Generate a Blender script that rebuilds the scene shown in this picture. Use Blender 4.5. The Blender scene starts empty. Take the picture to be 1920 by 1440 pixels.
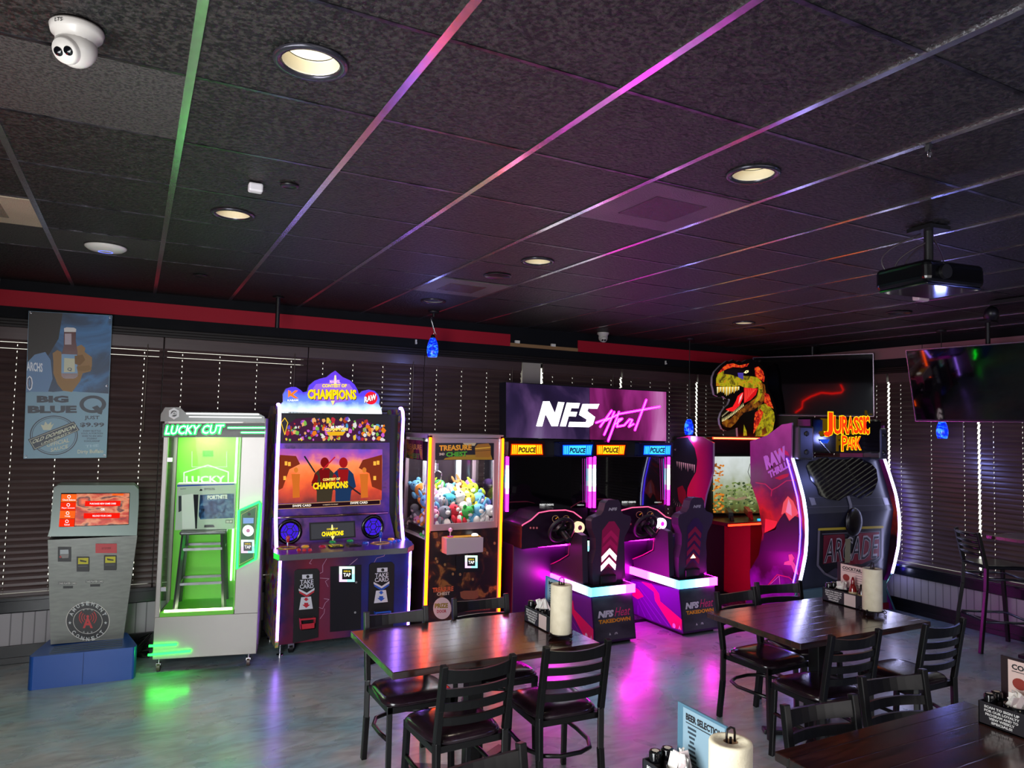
import bpy, math, random
from mathutils import Vector, Matrix
from mathutils.geometry import tessellate_polygon
R_ = random.Random(7)
PI = math.pi
scene = bpy.context.scene
COL = scene.collection

# ------------------------------------------------------------------ camera (solved from the ceiling grid)
F_PX = 1347.2
YAW, PITCH, ROLL = -.4824, .0570, .0228
CAM = Vector((0, 0, 1.97))
_cy, _sy, _cp, _sp = math.cos(YAW), math.sin(YAW), math.cos(PITCH), math.sin(PITCH)
fwd = Vector((-_sy * _cp, _cy * _cp, _sp))
r0 = Vector((_cy, _sy, 0))
u0 = r0.cross(fwd)
rgt = math.cos(ROLL) * r0 + math.sin(ROLL) * u0
upv = -math.sin(ROLL) * r0 + math.cos(ROLL) * u0
cd = bpy.data.cameras.new('camera')
cd.sensor_width = 36; cd.lens = F_PX / 1920 * 36; cd.clip_start = .05
cam = bpy.data.objects.new('camera', cd)
M = Matrix((rgt, upv, -fwd)).transposed().to_4x4(); M.translation = CAM
cam.matrix_world = M
COL.objects.link(cam); scene.camera = cam
# ------------------------------------------------------------------ world, exposure
scene.view_settings.view_transform = 'Standard'
scene.view_settings.look = 'None'
scene.view_settings.gamma = 1
scene.view_settings.exposure = 0.3
scene.view_settings.use_curve_mapping = False
w = bpy.data.worlds.new('daylight'); scene.world = w
w.use_nodes = True
w.node_tree.nodes['Background'].inputs[0].default_value = (1.0, .93, .80, 1)
w.node_tree.nodes['Background'].inputs[1].default_value = 2.2
scene.cycles.use_denoising = True
scene.cycles.max_bounces = 8
scene.cycles.transparent_max_bounces = 16
scene.cycles.sample_clamp_indirect = 6
scene.cycles.caustics_reflective = False
scene.cycles.caustics_refractive = False

def area(name, loc, to, sx, sy, power, col):
    l = bpy.data.lights.new(name, 'AREA'); l.shape = 'RECTANGLE'; l.size = sx; l.size_y = sy
    l.energy = power; l.color = col
    o = bpy.data.objects.new(name, l); o.location = loc
    o.rotation_euler = (Vector(to) - Vector(loc)).to_track_quat('-Z', 'Y').to_euler()
    COL.objects.link(o); return o
def point(name, loc, power, col, r=.05):
    l = bpy.data.lights.new(name, 'POINT'); l.energy = power; l.color = col; l.shadow_soft_size = r
    o = bpy.data.objects.new(name, l); o.location = loc; COL.objects.link(o); return o
# daylight through the glazed entrance at the left, beside the camera, and the dining-room windows behind it
area('entrance_daylight', (-.97, 1.7, 1.35), (2.5, 3.6, .5), 2.3, 2.1, 210, (.95, .98, 1.0))
area('window_daylight', (2.6, -2.4, 1.6), (2.6, 4, 1.2), 6.0, 1.6, 60, (1.0, .95, .93))

# ------------------------------------------------------------------ helpers
def C(h, a=1):
    h = h.lstrip('#'); c = [int(h[i:i + 2], 16) / 255 for i in (0, 2, 4)]
    return tuple((x / 12.92 if x <= .04045 else ((x + .055) / 1.055) ** 2.4) for x in c) + (a,)
_mats = {}
def mat(h, rough=.5, metal=0, spec=.5, coat=0):
    k = ('m', h, rough, metal, spec, coat)
    if k in _mats: return _mats[k]
    m = bpy.data.materials.new('paint_' + h.strip('#')); m.use_nodes = True
    nt = m.node_tree; b = nt.nodes['Principled BSDF']
    b.inputs['Metallic'].default_value = metal
    b.inputs['Specular IOR Level'].default_value = spec; b.inputs['Coat Weight'].default_value = coat
    n = nt.nodes.new('ShaderNodeTexNoise'); n.inputs['Scale'].default_value = 40
    mr = nt.nodes.new('ShaderNodeMapRange'); mr.inputs[3].default_value = rough * .9; mr.inputs[4].default_value = min(1, rough * 1.1)
    nt.links.new(n.outputs['Fac'], mr.inputs[0]); nt.links.new(mr.outputs[0], b.inputs['Roughness'])
    b.inputs['Base Color'].default_value = C(h)
    _mats[k] = m; return m
def glow(h, s=1.0):
    k = ('g', h, s)
    if k in _mats: return _mats[k]
    m = bpy.data.materials.new('lit_' + h.strip('#')); m.use_nodes = True
    nt = m.node_tree; nt.nodes.clear()
    e = nt.nodes.new('ShaderNodeEmission'); o = nt.nodes.new('ShaderNodeOutputMaterial')
    e.inputs[0].default_value = C(h); e.inputs[1].default_value = s
    nt.links.new(e.outputs[0], o.inputs[0]); _mats[k] = m; return m
def noise_mat(name, stops, scale=5, detail=4, rough=.5, emit=0, stretch=(1, 1, 1), bump=0, bscale=60, dist=0, metal=0, rr=None, spec=.5):
    m = bpy.data.materials.new(name); m.use_nodes = True
    nt = m.node_tree; b = nt.nodes['Principled BSDF']; L = nt.links.new
    tc = nt.nodes.new('ShaderNodeTexCoord'); mp = nt.nodes.new('ShaderNodeMapping'); mp.inputs['Scale'].default_value = stretch
    L(tc.outputs['Object'], mp.inputs[0])
    n = nt.nodes.new('ShaderNodeTexNoise'); n.inputs['Scale'].default_value = scale; n.inputs['Detail'].default_value = detail
    n.inputs['Distortion'].default_value = dist
    L(mp.outputs[0], n.inputs['Vector'])
    cr = nt.nodes.new('ShaderNodeValToRGB'); L(n.outputs['Fac'], cr.inputs[0])
    el = cr.color_ramp.elements
    while len(el) < len(stops): el.new(.5)
    for e, (p, c) in zip(el, stops): e.position = p; e.color = C(c)
    if emit:
        b.inputs['Base Color'].default_value = (0, 0, 0, 1)
        L(cr.outputs[0], b.inputs['Emission Color']); b.inputs['Emission Strength'].default_value = emit
    else: L(cr.outputs[0], b.inputs['Base Color'])
    b.inputs['Roughness'].default_value = rough; b.inputs['Metallic'].default_value = metal
    b.inputs['Specular IOR Level'].default_value = spec
    if rr:
        n3 = nt.nodes.new('ShaderNodeTexNoise'); n3.inputs['Scale'].default_value = scale * 2.3; n3.inputs['Detail'].default_value = 5
        L(mp.outputs[0], n3.inputs['Vector'])
        mr = nt.nodes.new('ShaderNodeMapRange'); mr.inputs[1].default_value = .3; mr.inputs[2].default_value = .7
        mr.inputs[3].default_value, mr.inputs[4].default_value = rr
        L(n3.outputs['Fac'], mr.inputs[0]); L(mr.outputs[0], b.inputs['Roughness'])
    if bump:
        n2 = nt.nodes.new('ShaderNodeTexNoise'); n2.inputs['Scale'].default_value = bscale; n2.inputs['Detail'].default_value = 3
        L(mp.outputs[0], n2.inputs['Vector'])
        bp = nt.nodes.new('ShaderNodeBump'); bp.inputs['Strength'].default_value = bump; bp.inputs['Distance'].default_value = .01
        L(n2.outputs['Fac'], bp.inputs['Height']); L(bp.outputs[0], b.inputs['Normal'])
    return m
def ramp_mat(name, stops, axis, a, b_, emit=0, rough=.4, ramp_lin=True, noise=0, nscale=6):
    """colour ramp along one object axis between a and b_ (printed or displayed artwork)"""
    m = bpy.data.materials.new(name); m.use_nodes = True
    nt = m.node_tree; b = nt.nodes['Principled BSDF']; L = nt.links.new
    tc = nt.nodes.new('ShaderNodeTexCoord'); sx = nt.nodes.new('ShaderNodeSeparateXYZ'); L(tc.outputs['Object'], sx.inputs[0])
    mr = nt.nodes.new('ShaderNodeMapRange'); mr.inputs[1].default_value = a; mr.inputs[2].default_value = b_
    L(sx.outputs['xyz'.index(axis)], mr.inputs[0]); src = mr.outputs[0]
    if noise:
        n = nt.nodes.new('ShaderNodeTexNoise'); n.inputs['Scale'].default_value = nscale; n.inputs['Detail'].default_value = 6
        L(tc.outputs['Object'], n.inputs['Vector'])
        ma = nt.nodes.new('ShaderNodeMath'); ma.operation = 'MULTIPLY_ADD'; ma.inputs[1].default_value = noise; ma.inputs[2].default_value = -noise / 2
        L(n.outputs['Fac'], ma.inputs[0]); ad = nt.nodes.new('ShaderNodeMath'); L(ma.outputs[0], ad.inputs[0]); L(src, ad.inputs[1]); src = ad.outputs[0]
    cr = nt.nodes.new('ShaderNodeValToRGB'); L(src, cr.inputs[0])
    el = cr.color_ramp.elements
    while len(el) < len(stops): el.new(.5)
    for e, (p, c) in zip(el, stops): e.position = p; e.color = C(c)
    if emit:
        b.inputs['Base Color'].default_value = (0, 0, 0, 1); L(cr.outputs[0], b.inputs['Emission Color']); b.inputs['Emission Strength'].default_value = emit
    else: L(cr.outputs[0], b.inputs['Base Color'])
    b.inputs['Roughness'].default_value = rough
    return m
def glass_mat(name, tint='#ffffff', refl=.08, fk=.22):
    m = bpy.data.materials.new(name); m.use_nodes = True
    nt = m.node_tree; nt.nodes.clear(); L = nt.links.new
    t = nt.nodes.new('ShaderNodeBsdfTransparent'); t.inputs[0].default_value = C(tint)
    g = nt.nodes.new('ShaderNodeBsdfGlossy'); g.inputs['Roughness'].default_value = .03
    fr = nt.nodes.new('ShaderNodeLayerWeight'); fr.inputs[0].default_value = .25
    mm = nt.nodes.new('ShaderNodeMath'); mm.operation = 'MULTIPLY_ADD'; mm.inputs[1].default_value = fk; mm.inputs[2].default_value = refl
    L(fr.outputs['Fresnel'], mm.inputs[0])
    mx = nt.nodes.new('ShaderNodeMixShader'); L(mm.outputs[0], mx.inputs[0]); L(t.outputs[0], mx.inputs[1]); L(g.outputs[0], mx.inputs[2])
    o = nt.nodes.new('ShaderNodeOutputMaterial'); L(mx.outputs[0], o.inputs[0]); return m

# pixel -> world helpers (a plane of the room and the solved camera)
def ray(px, py): return fwd + rgt * ((px - 960) / F_PX) - upv * ((py - 720) / F_PX)
def plane(p, n):
    p, n = Vector(p), Vector(n)
    def h(x, y):
        d = ray(x, y); return CAM + d * ((p - CAM).dot(n) / d.dot(n))
    return h
def PY(y): return plane((0, y, 0), (0, 1, 0))
def PX(x): return plane((x, 0, 0), (1, 0, 0))
def PZ(z): return plane((0, 0, z), (0, 0, 1))

_txt = {}
def text_mesh(s, bold=0.0, sp=1.0):
    k = (s, bold, sp)
    if k in _txt: return _txt[k]
    cu = bpy.data.curves.new('t', 'FONT'); cu.body = s; cu.offset = bold; cu.resolution_u = 2; cu.space_character = sp
    cu.align_x = 'CENTER'; cu.space_line = .85
    o = bpy.data.objects.new('t', cu)
    me = o.to_mesh()
    v = [(p.co.x, p.co.y) for p in me.vertices]; f = [tuple(p.vertices) for p in me.polygons]
    o.to_mesh_clear(); bpy.data.objects.remove(o); bpy.data.curves.remove(cu)
    x0 = min(p[0] for p in v); x1 = max(p[0] for p in v); y0 = min(p[1] for p in v); y1 = max(p[1] for p in v)
    v = [((x - x0) / (x1 - x0), (y - y0) / (y1 - y0)) for x, y in v]
    _txt[k] = (v, f); return _txt[k]

class MB:
    def __init__(s): s.v = []; s.f = []; s.m = []; s.s = []; s.mats = []
    def mi(s, m):
        if m not in s.mats: s.mats.append(m)
        return s.mats.index(m)
    def add(s, vs, fs, m, smooth=False, X=None):
        b = len(s.v)
        for p in vs:
            p = Vector(p); s.v.append(X @ p if X else p)
        k = s.mi(m)
        for f in fs: s.f.append([b + i for i in f]); s.m.append(k); s.s.append(smooth)
        return s
    def box(s, x0, x1, y0, y1, z0, z1, m, X=None):
        vs = [(x, y, z) for x in (x0, x1) for y in (y0, y1) for z in (z0, z1)]
        return s.add(vs, [(0, 1, 3, 2), (4, 6, 7, 5), (0, 4, 5, 1), (2, 3, 7, 6), (0, 2, 6, 4), (1, 5, 7, 3)], m, X=X)
    def cb(s, c, d, m, X=None):
        return s.box(c[0] - d[0] / 2, c[0] + d[0] / 2, c[1] - d[1] / 2, c[1] + d[1] / 2, c[2] - d[2] / 2, c[2] + d[2] / 2, m, X)
    def bar(s, a, b, w, h, m, up=(0, 0, 1)):
        a, b = Vector(a), Vector(b); d = (b - a).normalized(); sd = d.cross(Vector(up))
        if sd.length < 1e-3: sd = d.cross(Vector((0, 1, 0)))
        sd.normalize(); u = sd.cross(d)
        vs = [p + sd * (i * w / 2) + u * (j * h / 2) for p in (a, b) for i in (-1, 1) for j in (-1, 1)]
        return s.add(vs, [(0, 2, 3, 1), (4, 5, 7, 6), (0, 1, 5, 4), (2, 6, 7, 3), (0, 4, 6, 2), (1, 3, 7, 5)], m)
    def tube(s, path, r, m, n=8, closed=False, caps=True):
        path = [Vector(p) for p in path]; N = len(path); vs = []; prev = None
        for i, p in enumerate(path):
            if closed: t = path[(i + 1) % N] - path[i - 1]
            else: t = path[min(i + 1, N - 1)] - path[max(i - 1, 0)]
            t.normalize()
            if prev is None:
                a = Vector((0, 0, 1)) if abs(t.z) < .9 else Vector((1, 0, 0)); u = t.cross(a).normalized()
            else:
                u = (prev - t * prev.dot(t)).normalized()
            prev = u; v = t.cross(u); rr = r[i] if isinstance(r, (list, tuple)) else r
            vs += [p + (u * math.cos(2 * PI * k / n) + v * math.sin(2 * PI * k / n)) * rr for k in range(n)]
        fs = []
        for i in range(N if closed else N - 1):
            j = (i + 1) % N
            for k in range(n): fs.append((i * n + k, i * n + (k + 1) % n, j * n + (k + 1) % n, j * n + k))
        if not closed and caps: fs += [tuple(range(n - 1, -1, -1)), tuple((N - 1) * n + k for k in range(n))]
        return s.add(vs, fs, m, True)
    def cyl(s, a, b, r, m, r2=None, n=20):
        r2 = r if r2 is None else r2; a, b = Vector(a), Vector(b); d = (b - a).normalized()
        u = d.cross(Vector((0, 0, 1)) if abs(d.z) < .9 else Vector((1, 0, 0))).normalized(); v = d.cross(u)
        c = [(math.cos(2 * PI * k / n), math.sin(2 * PI * k / n)) for k in range(n)]
        s.add([a + (u * x + v * y) * r for x, y in c] + [b + (u * x + v * y) * r2 for x, y in c],
              [(k, (k + 1) % n, n + (k + 1) % n, n + k) for k in range(n)], m, True)
        s.add([a + (u * x + v * y) * r for x, y in c], [tuple(range(n - 1, -1, -1))], m)
        s.add([b + (u * x + v * y) * r2 for x, y in c], [tuple(range(n))], m); return s
    def lathe(s, prof, m, c=(0, 0, 0), n=28, X=None):
        vs = []; fs = []
        for r, z in prof: vs += [(c[0] + r * math.cos(2 * PI * k / n), c[1] + r * math.sin(2 * PI * k / n), c[2] + z) for k in range(n)]
        for i in range(len(prof) - 1):
            for k in range(n): fs.append((i * n + k, i * n + (k + 1) % n, (i + 1) * n + (k + 1) % n, (i + 1) * n + k))
        return s.add(vs, fs, m, True, X)
    def ball(s, c, r, m, n=12, X=None):
        if not isinstance(r, (tuple, list)): r = (r, r, r)
        vs = []; fs = []; h = max(4, n * 2 // 3)
        for i in range(h + 1):
            a = PI * i / h - PI / 2
            vs += [(c[0] + r[0] * math.cos(a) * math.cos(2 * PI * k / n), c[1] + r[1] * math.cos(a) * math.sin(2 * PI * k / n), c[2] + r[2] * math.sin(a)) for k in range(n)]
        for i in range(h):
            for k in range(n): fs.append((i * n + k, i * n + (k + 1) % n, (i + 1) * n + (k + 1) % n, (i + 1) * n + k))
        return s.add(vs, fs, m, True, X)
    def poly3(s, pts, m, smooth=False):
        pts = [Vector(p) for p in pts]; t = tessellate_polygon([pts]); return s.add(pts, [tuple(x) for x in t], m, smooth)
    def prism(s, pts, ext, m, side=None, cap2=None):
        """pts: 3-D outline of a flat face, ext: extrusion vector"""
        pts = [Vector(p) for p in pts]; e = Vector(ext); n = len(pts); t = [tuple(x) for x in tessellate_polygon([pts])]
        s.add(pts, t, m); s.add([p + e for p in pts], [x[::-1] for x in t], cap2 or m)
        s.add(pts + [p + e for p in pts], [(i, (i + 1) % n, n + (i + 1) % n, n + i) for i in range(n)], side or m); return s
    def build(s, name, parent=None, world=False, bevel=0, seg=2, loc=None, subsurf=0):
        me = bpy.data.meshes.new(name)
        vs = s.v
        if world and parent is not None:
            top = parent
            while top.parent: top = top.parent
            I = (Matrix.Translation(top.location) @ top.rotation_euler.to_matrix().to_4x4()).inverted()
            vs = [I @ p for p in vs]
        if parent is None and loc is None and world is False: loc = None
        if loc is not None: vs = [p - Vector(loc) for p in vs]
        me.from_pydata([tuple(p) for p in vs], [], s.f)
        for m in s.mats: me.materials.append(m)
        me.polygons.foreach_set('material_index', s.m); me.polygons.foreach_set('use_smooth', s.s)
        me.update()
        o = bpy.data.objects.new(name, me); COL.objects.link(o)
        if parent is not None: o.parent = parent
        if loc is not None: o.location = loc
        if bevel:
            b = o.modifiers.new('bevel', 'BEVEL'); b.width = bevel; b.segments = seg; b.limit_method = 'ANGLE'; b.angle_limit = .7
        if subsurf: q = o.modifiers.new('sub', 'SUBSURF'); q.levels = subsurf; q.render_levels = subsurf
        return o

class Art:
    """flat printed / lit shapes laid on a surface; h maps photo pixels to that surface, n is its outward normal"""
    def __init__(s, mb, h, n=(0, -1, 0)): s.mb = mb; s.h = h; s.n = Vector(n).normalized()
    def p(s, x, y, l): return s.h(x, y) + s.n * (.0012 * l)
    def poly(s, pts, m, l=1):
        P = [Vector((x, y, 0)) for x, y in pts]; t = tessellate_polygon([P])
        s.mb.add([s.p(x, y, l) for x, y in pts], [tuple(q) for q in t], m); return s
    def rect(s, x0, y0, x1, y1, m, l=1): return s.poly([(x0, y0), (x1, y0), (x1, y1), (x0, y1)], m, l)
    def disc(s, cx, cy, rx, ry, m, l=1, n=24): return s.poly([(cx + rx * math.cos(2 * PI * k / n), cy + ry * math.sin(2 * PI * k / n)) for k in range(n)], m, l)
    def ring(s, cx, cy, rx, ry, w, m, l=1, n=32):
        for k in range(n):
            a, b = 2 * PI * k / n, 2 * PI * (k + 1) / n
            s.mb.add([s.p(cx + (rx - d) * math.cos(t), cy + (ry - d * ry / rx) * math.sin(t), l) for d, t in ((0, a), (0, b), (w, b), (w, a))], [(0, 1, 2, 3)], m)
        return s
    def line(s, pts, w, m, l=1, closed=False):
        pts = list(pts) + ([pts[0]] if closed else [])
        for (x0, y0), (x1, y1) in zip(pts, pts[1:]):
            dx, dy = x1 - x0, y1 - y0; d = math.hypot(dx, dy) or 1; nx, ny = -dy / d * w / 2, dx / d * w / 2
            s.mb.add([s.p(*q, l) for q in ((x0 + nx, y0 + ny), (x1 + nx, y1 + ny), (x1 - nx, y1 - ny), (x0 - nx, y0 - ny))], [(0, 1, 2, 3)], m)
        for x, y in pts: s.disc(x, y, w / 2, w / 2, m, l, 8)
        return s
    def text(s, t, bl, br, h, m, l=2, bold=.02, lean=0, sp=1.0):
        """t fitted on the base line bl-br (pixels), h = height in pixels (up), lean = shift of the top in pixels"""
        v, f = text_mesh(t, bold, sp); ex, ey = br[0] - bl[0], br[1] - bl[1]
        s.mb.add([s.p(bl[0] + ex * a + lean * b, bl[1] + ey * a - h * b, l) for a, b in v], f, m); return s
    def arc(s, t, cx, cy, r, a0, a1, size, m, l=2, inside=False, kx=1.0):
        n = len(t)
        for i, c in enumerate(t):
            if c == ' ': continue
            a = math.radians(a0 + (a1 - a0) * (i + .5) / n); v, f = text_mesh(c, .03)
            ux, uy = (-math.sin(a), math.cos(a)) if not inside else (math.sin(a), -math.cos(a))
            ox, oy = (math.cos(a), math.sin(a)) if not inside else (-math.cos(a), -math.sin(a))
            wd = size * .8 * (.35 if c == 'I' else 1)
            X = cx + kx * r * math.cos(a); Y = cy + r * math.sin(a)
            s.mb.add([s.p(X + kx * (ux * (p - .5) * wd + ox * (q - .5) * size), Y + uy * (p - .5) * wd + oy * (q - .5) * size, l) for p, q in v], f, m)
        return s

def tag(o, label=None, cat=None, group=None, kind=None):
    if label: o['label'] = label
    if cat: o['category'] = cat
    if group: o['group'] = group
    if kind: o['kind'] = kind
    return o
def thing(name, label, cat, loc=(0, 0, 0), rz=0, group=None):
    o = bpy.data.objects.new(name, None); o.empty_display_size = .1; COL.objects.link(o)
    o.location = loc; o.rotation_euler = (0, 0, rz); return tag(o, label, cat, group)
def dup(root, loc, rz, label=None, group=None):
    def cp(o, par):
        c = o.copy(); COL.objects.link(c); c.parent = par
        for ch in KIDS.get(o.name, []): cp(ch, c)
        return c
    KIDS = {}
    for o in list(COL.objects):
        if o.parent: KIDS.setdefault(o.parent.name, []).append(o)
    r = cp(root, None); r.location = loc; r.rotation_euler = (0, 0, rz)
    if label: r['label'] = label
    if group: r['group'] = group
    return r
def struct(mb, name, **k):
    o = mb.build(name, **k); o['kind'] = 'structure'; return o

# common materials
BLACK = mat('#0b0a0d', .45); BLKGLOSS = mat('#08080b', .12); BLKMET = mat('#15141a', .38, .3)
CHROME = mat('#c8c8cc', .18, 1); STEEL = mat('#8c8c88', .35, .85); WHITE = mat('#d8d4cc', .5); SILVER = mat('#a9a5a0', .38, .5)
NEONG = glow('#20ff5c', 5); NEONW = glow('#f4f6ff', 3.2); NEONP = glow('#b48cff', 4.5)
GLASS = glass_mat('cabinet_glass', '#ffffff', .01)
SCREENBLK = mat('#040406', .035, 0, .5)

# ================================================================== SETTING
XL, XR, YB, YF, ZC = -1.0, 7.69, 6.95, -2.6, 3.04
S2 = .6096
GX = lambda i: (i + .1755) * S2
GY = lambda j: (j + 3.994) * S2
floor_m = bpy.data.materials.new('stained_concrete'); floor_m.use_nodes = True
nt = floor_m.node_tree; b = nt.nodes['Principled BSDF']; L = nt.links.new
tc = nt.nodes.new('ShaderNodeTexCoord')
def nz(sc, det, dist=0, st=(1, 1, 1)):
    mp = nt.nodes.new('ShaderNodeMapping'); mp.inputs['Scale'].default_value = st; L(tc.outputs['Object'], mp.inputs[0])
    n = nt.nodes.new('ShaderNodeTexNoise'); n.inputs['Scale'].default_value = sc; n.inputs['Detail'].default_value = det; n.inputs['Distortion'].default_value = dist
    L(mp.outputs[0], n.inputs['Vector']); return n.outputs['Fac']
def ramp(src, stops):
    cr = nt.nodes.new('ShaderNodeValToRGB'); L(src, cr.inputs[0]); el = cr.color_ramp.elements
    while len(el) < len(stops): el.new(.5)
    for e, (p, c) in zip(el, stops): e.position = p; e.color = C(c)
    return cr.outputs[0]
c1 = ramp(nz(.8, 6, .6), [(.32, '#86a0a6'), (.48, '#a4b0b4'), (.60, '#b4b4b4'), (.72, '#9c9690')])
c2 = ramp(nz(2.2, 8, 1.2, (1, 1.4, 1)), [(.38, '#6aa4b4'), (.60, '#a39f98')])
mx = nt.nodes.new('ShaderNodeMix'); mx.data_type = 'RGBA'; mx.blend_type = 'OVERLAY'; mx.inputs[0].default_value = .4
L(c1, mx.inputs[6]); L(c2, mx.inputs[7])
spots = ramp(nz(3.5, 9, 1.5, (1, 2.6, 1)), [(.30, '#8a7c76'), (.62, '#ffffff')])
mx2 = nt.nodes.new('ShaderNodeMix'); mx2.data_type = 'RGBA'; mx2.blend_type = 'MULTIPLY'; mx2.inputs[0].default_value = .5
L(mx.outputs[2], mx2.inputs[6]); L(spots, mx2.inputs[7]); L(mx2.outputs[2], b.inputs['Base Color'])
rr = nt.nodes.new('ShaderNodeMapRange'); rr.inputs[1].default_value = .3; rr.inputs[2].default_value = .7; rr.inputs[3].default_value = .22; rr.inputs[4].default_value = .40
L(nz(3, 6, .5), rr.inputs[0]); L(rr.outputs[0], b.inputs['Roughness'])
bp = nt.nodes.new('ShaderNodeBump'); bp.inputs['Strength'].default_value = .05; bp.inputs['Distance'].default_value = .01
L(nz(14, 4), bp.inputs['Height']); L(bp.outputs[0], b.inputs['Normal'])
b.inputs['Coat Weight'].default_value = .3; b.inputs['Coat Roughness'].default_value = .22
struct(MB().box(XL - .2, XR + .2, YF - .2, YB + .2, -.1, 0, floor_m), 'floor')

LIGHTS = [(.42, 2.15, 'large near round downlight with ribbed baffle above the camera side', .085),
          (.41, 3.99, 'round downlight with green-lit rim above the green prize cabinet', .085),
          (2.25, 2.16, 'bright round downlight beside the square diffuser panel', .085),
          (2.29, 4.05, 'round downlight in the middle of the ceiling, nearest the round speaker', .085),
          (2.28, 5.88, 'small far downlight just before the blue pendant lamp', .085),
          (5.36, 5.26, 'farthest round downlight, over the dinosaur game corner', .085),
          (.42, .3, 'round downlight just behind the camera', .085), (2.25, .3, 'round downlight behind the camera, towards the middle of the room', .085), (4.1, -.6, 'round downlight behind the camera, towards the right wall', .085)]
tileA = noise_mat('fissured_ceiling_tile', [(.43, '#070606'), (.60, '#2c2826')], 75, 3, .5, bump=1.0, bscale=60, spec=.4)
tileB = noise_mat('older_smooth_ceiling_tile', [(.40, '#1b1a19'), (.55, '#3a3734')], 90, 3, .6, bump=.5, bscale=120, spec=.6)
ce = MB()
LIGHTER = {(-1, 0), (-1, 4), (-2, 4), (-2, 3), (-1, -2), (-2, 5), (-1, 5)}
for i in range(-2, 13):
    for j in range(-11, 5):
        x0, x1, y0, y1 = max(GX(i), XL), min(GX(i + 1), XR), GY(j), min(GY(j + 1), YB)
        if x1 <= x0 or y1 <= y0: continue
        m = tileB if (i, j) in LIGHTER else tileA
        hole = [l for l in LIGHTS if x0 < l[0] < x1 and y0 < l[1] < y1]
        z = ZC + .006
        if not hole: ce.add([(x0, y0, z), (x0, y1, z), (x1, y1, z), (x1, y0, z)], [(0, 1, 2, 3)], m); continue
        hx, hy, _, r = hole[0]
        an = sorted([2 * PI * k / 28 for k in range(28)] + [math.atan2(cy - hy, cx - hx) % (2 * PI) for cx in (x0, x1) for cy in (y0, y1)])
        inn = [(hx + r * math.cos(a), hy + r * math.sin(a), z) for a in an]; out = []
        for a in an:
            c, s_ = math.cos(a), math.sin(a)
            t = min([(x1 - hx) / c if c > 1e-9 else 9e9, (x0 - hx) / c if c < -1e-9 else 9e9, (y1 - hy) / s_ if s_ > 1e-9 else 9e9, (y0 - hy) / s_ if s_ < -1e-9 else 9e9])
            out.append((hx + c * t, hy + s_ * t, z))
        n = len(an); ce.add(inn + out, [(k, n + k, n + (k + 1) % n, (k + 1) % n) for k in range(n)], m)
for j in (5,):
    pass
jmax = GY(5)
for i in range(-2, 13):
    x0, x1 = max(GX(i), XL), min(GX(i + 1), XR)
    if jmax < YB and x1 > x0: ce.add([(x0, jmax, ZC + .006), (x0, YB, ZC + .006), (x1, YB, ZC + .006), (x1, jmax, ZC + .006)], [(0, 1, 2, 3)], tileA)
ce.box(XL - .2, XR + .2, YF - .2, YB + .2, ZC + .2, ZC + .3, BLACK)
struct(ce, 'ceiling')
gridm = noise_mat('gloss_black_tee_bar', [(.3, '#d8d4dc'), (.7, '#e8e4ec')], 30, 2, .22, metal=1, bump=.05, bscale=25)
g = MB()
for i in range(-1, 13):
    if XL < GX(i) < XR: g.box(GX(i) - .0135, GX(i) + .0135, YF, YB, ZC, ZC + .012, gridm)
crossm = noise_mat('dull_black_cross_tee', [(.35, '#2c2a2e'), (.65, '#6a666e')], 14, 2, .34, metal=1, bump=.2, bscale=60)
for j in range(-11, 6):
    if GY(j) < YB - .1: g.box(XL, XR, GY(j) - .0075, GY(j) + .0075, ZC + .003, ZC + .012, crossm)
struct(g, 'trim_1')

navy = mat('#07080d', .75, 0, .2); redp = mat('#9c1226', .65, 0, .25); pink = mat('#8d6468', .5); sillm = mat('#12131a', .22); plaster = mat('#4a4542', .7)
beam = bpy.data.materials.new('white_beadboard'); beam.use_nodes = True
nt = beam.node_tree; b = nt.nodes['Principled BSDF']; L = nt.links.new
tc = nt.nodes.new('ShaderNodeTexCoord'); sx = nt.nodes.new('ShaderNodeSeparateXYZ'); L(tc.outputs['Object'], sx.inputs[0])
ad = nt.nodes.new('ShaderNodeMath'); L(sx.outputs[0], ad.inputs[0]); L(sx.outputs[1], ad.inputs[1])
pp = nt.nodes.new('ShaderNodeMath'); pp.operation = 'PINGPONG'; pp.inputs[1].default_value = .04; L(ad.outputs[0], pp.inputs[0])
cr = nt.nodes.new('ShaderNodeValToRGB'); cr.color_ramp.elements[0].position = 0; cr.color_ramp.elements[0].color = C('#4f4d50')
cr.color_ramp.elements[1].position = .006; cr.color_ramp.elements[1].color = C('#aba7ab'); L(pp.outputs[0], cr.inputs[0]); L(cr.outputs[0], b.inputs['Base Color'])
b.inputs['Roughness'].default_value = .45
TH = .14
def wall(kind, mb, a, b_, z0, z1, m, d0=0, d1=None):
    """box on the back wall (kind 'b', a..b_ along x) or the right wall ('r', a..b_ along y); d0 = how far it stands into the room"""
    d1 = TH if d1 is None else d1
    if kind == 'b': mb.box(a, b_, YB - d0, YB + d1, z0, z1, m)
    else: mb.box(XR - d0, XR + d1, a, b_, z0, z1, m)
B_EDGES = [XL, .2, 1.43, 2.6, 3.73, 3.99, 5.07, 6.24, 7.45]
R_EDGES = [6.45, 5.29, 4.30, 3.2, 2.0, .8]
wb = MB(); wall('b', wb, XL - .1, XR + .1, 0, .39, beam); wall('b', wb, XL - .1, XR + .1, .39, .53, navy); wall('b', wb, XL - .1, XR + .1, 2.66, ZC + .2, navy)
wall('b', wb, 7.45, XR, .53, 2.66, plaster); wall('b', wb, 3.75, 3.98, .53, 2.66, mat('#9b938c', .7), .03)
for x, hw in ((.2, .03), (1.43, .03), (2.6, .03)): wall('b', wb, x - hw, x + hw, .53, 2.66, mat('#2a201c', .5))
struct(wb, 'wall_back')
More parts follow.
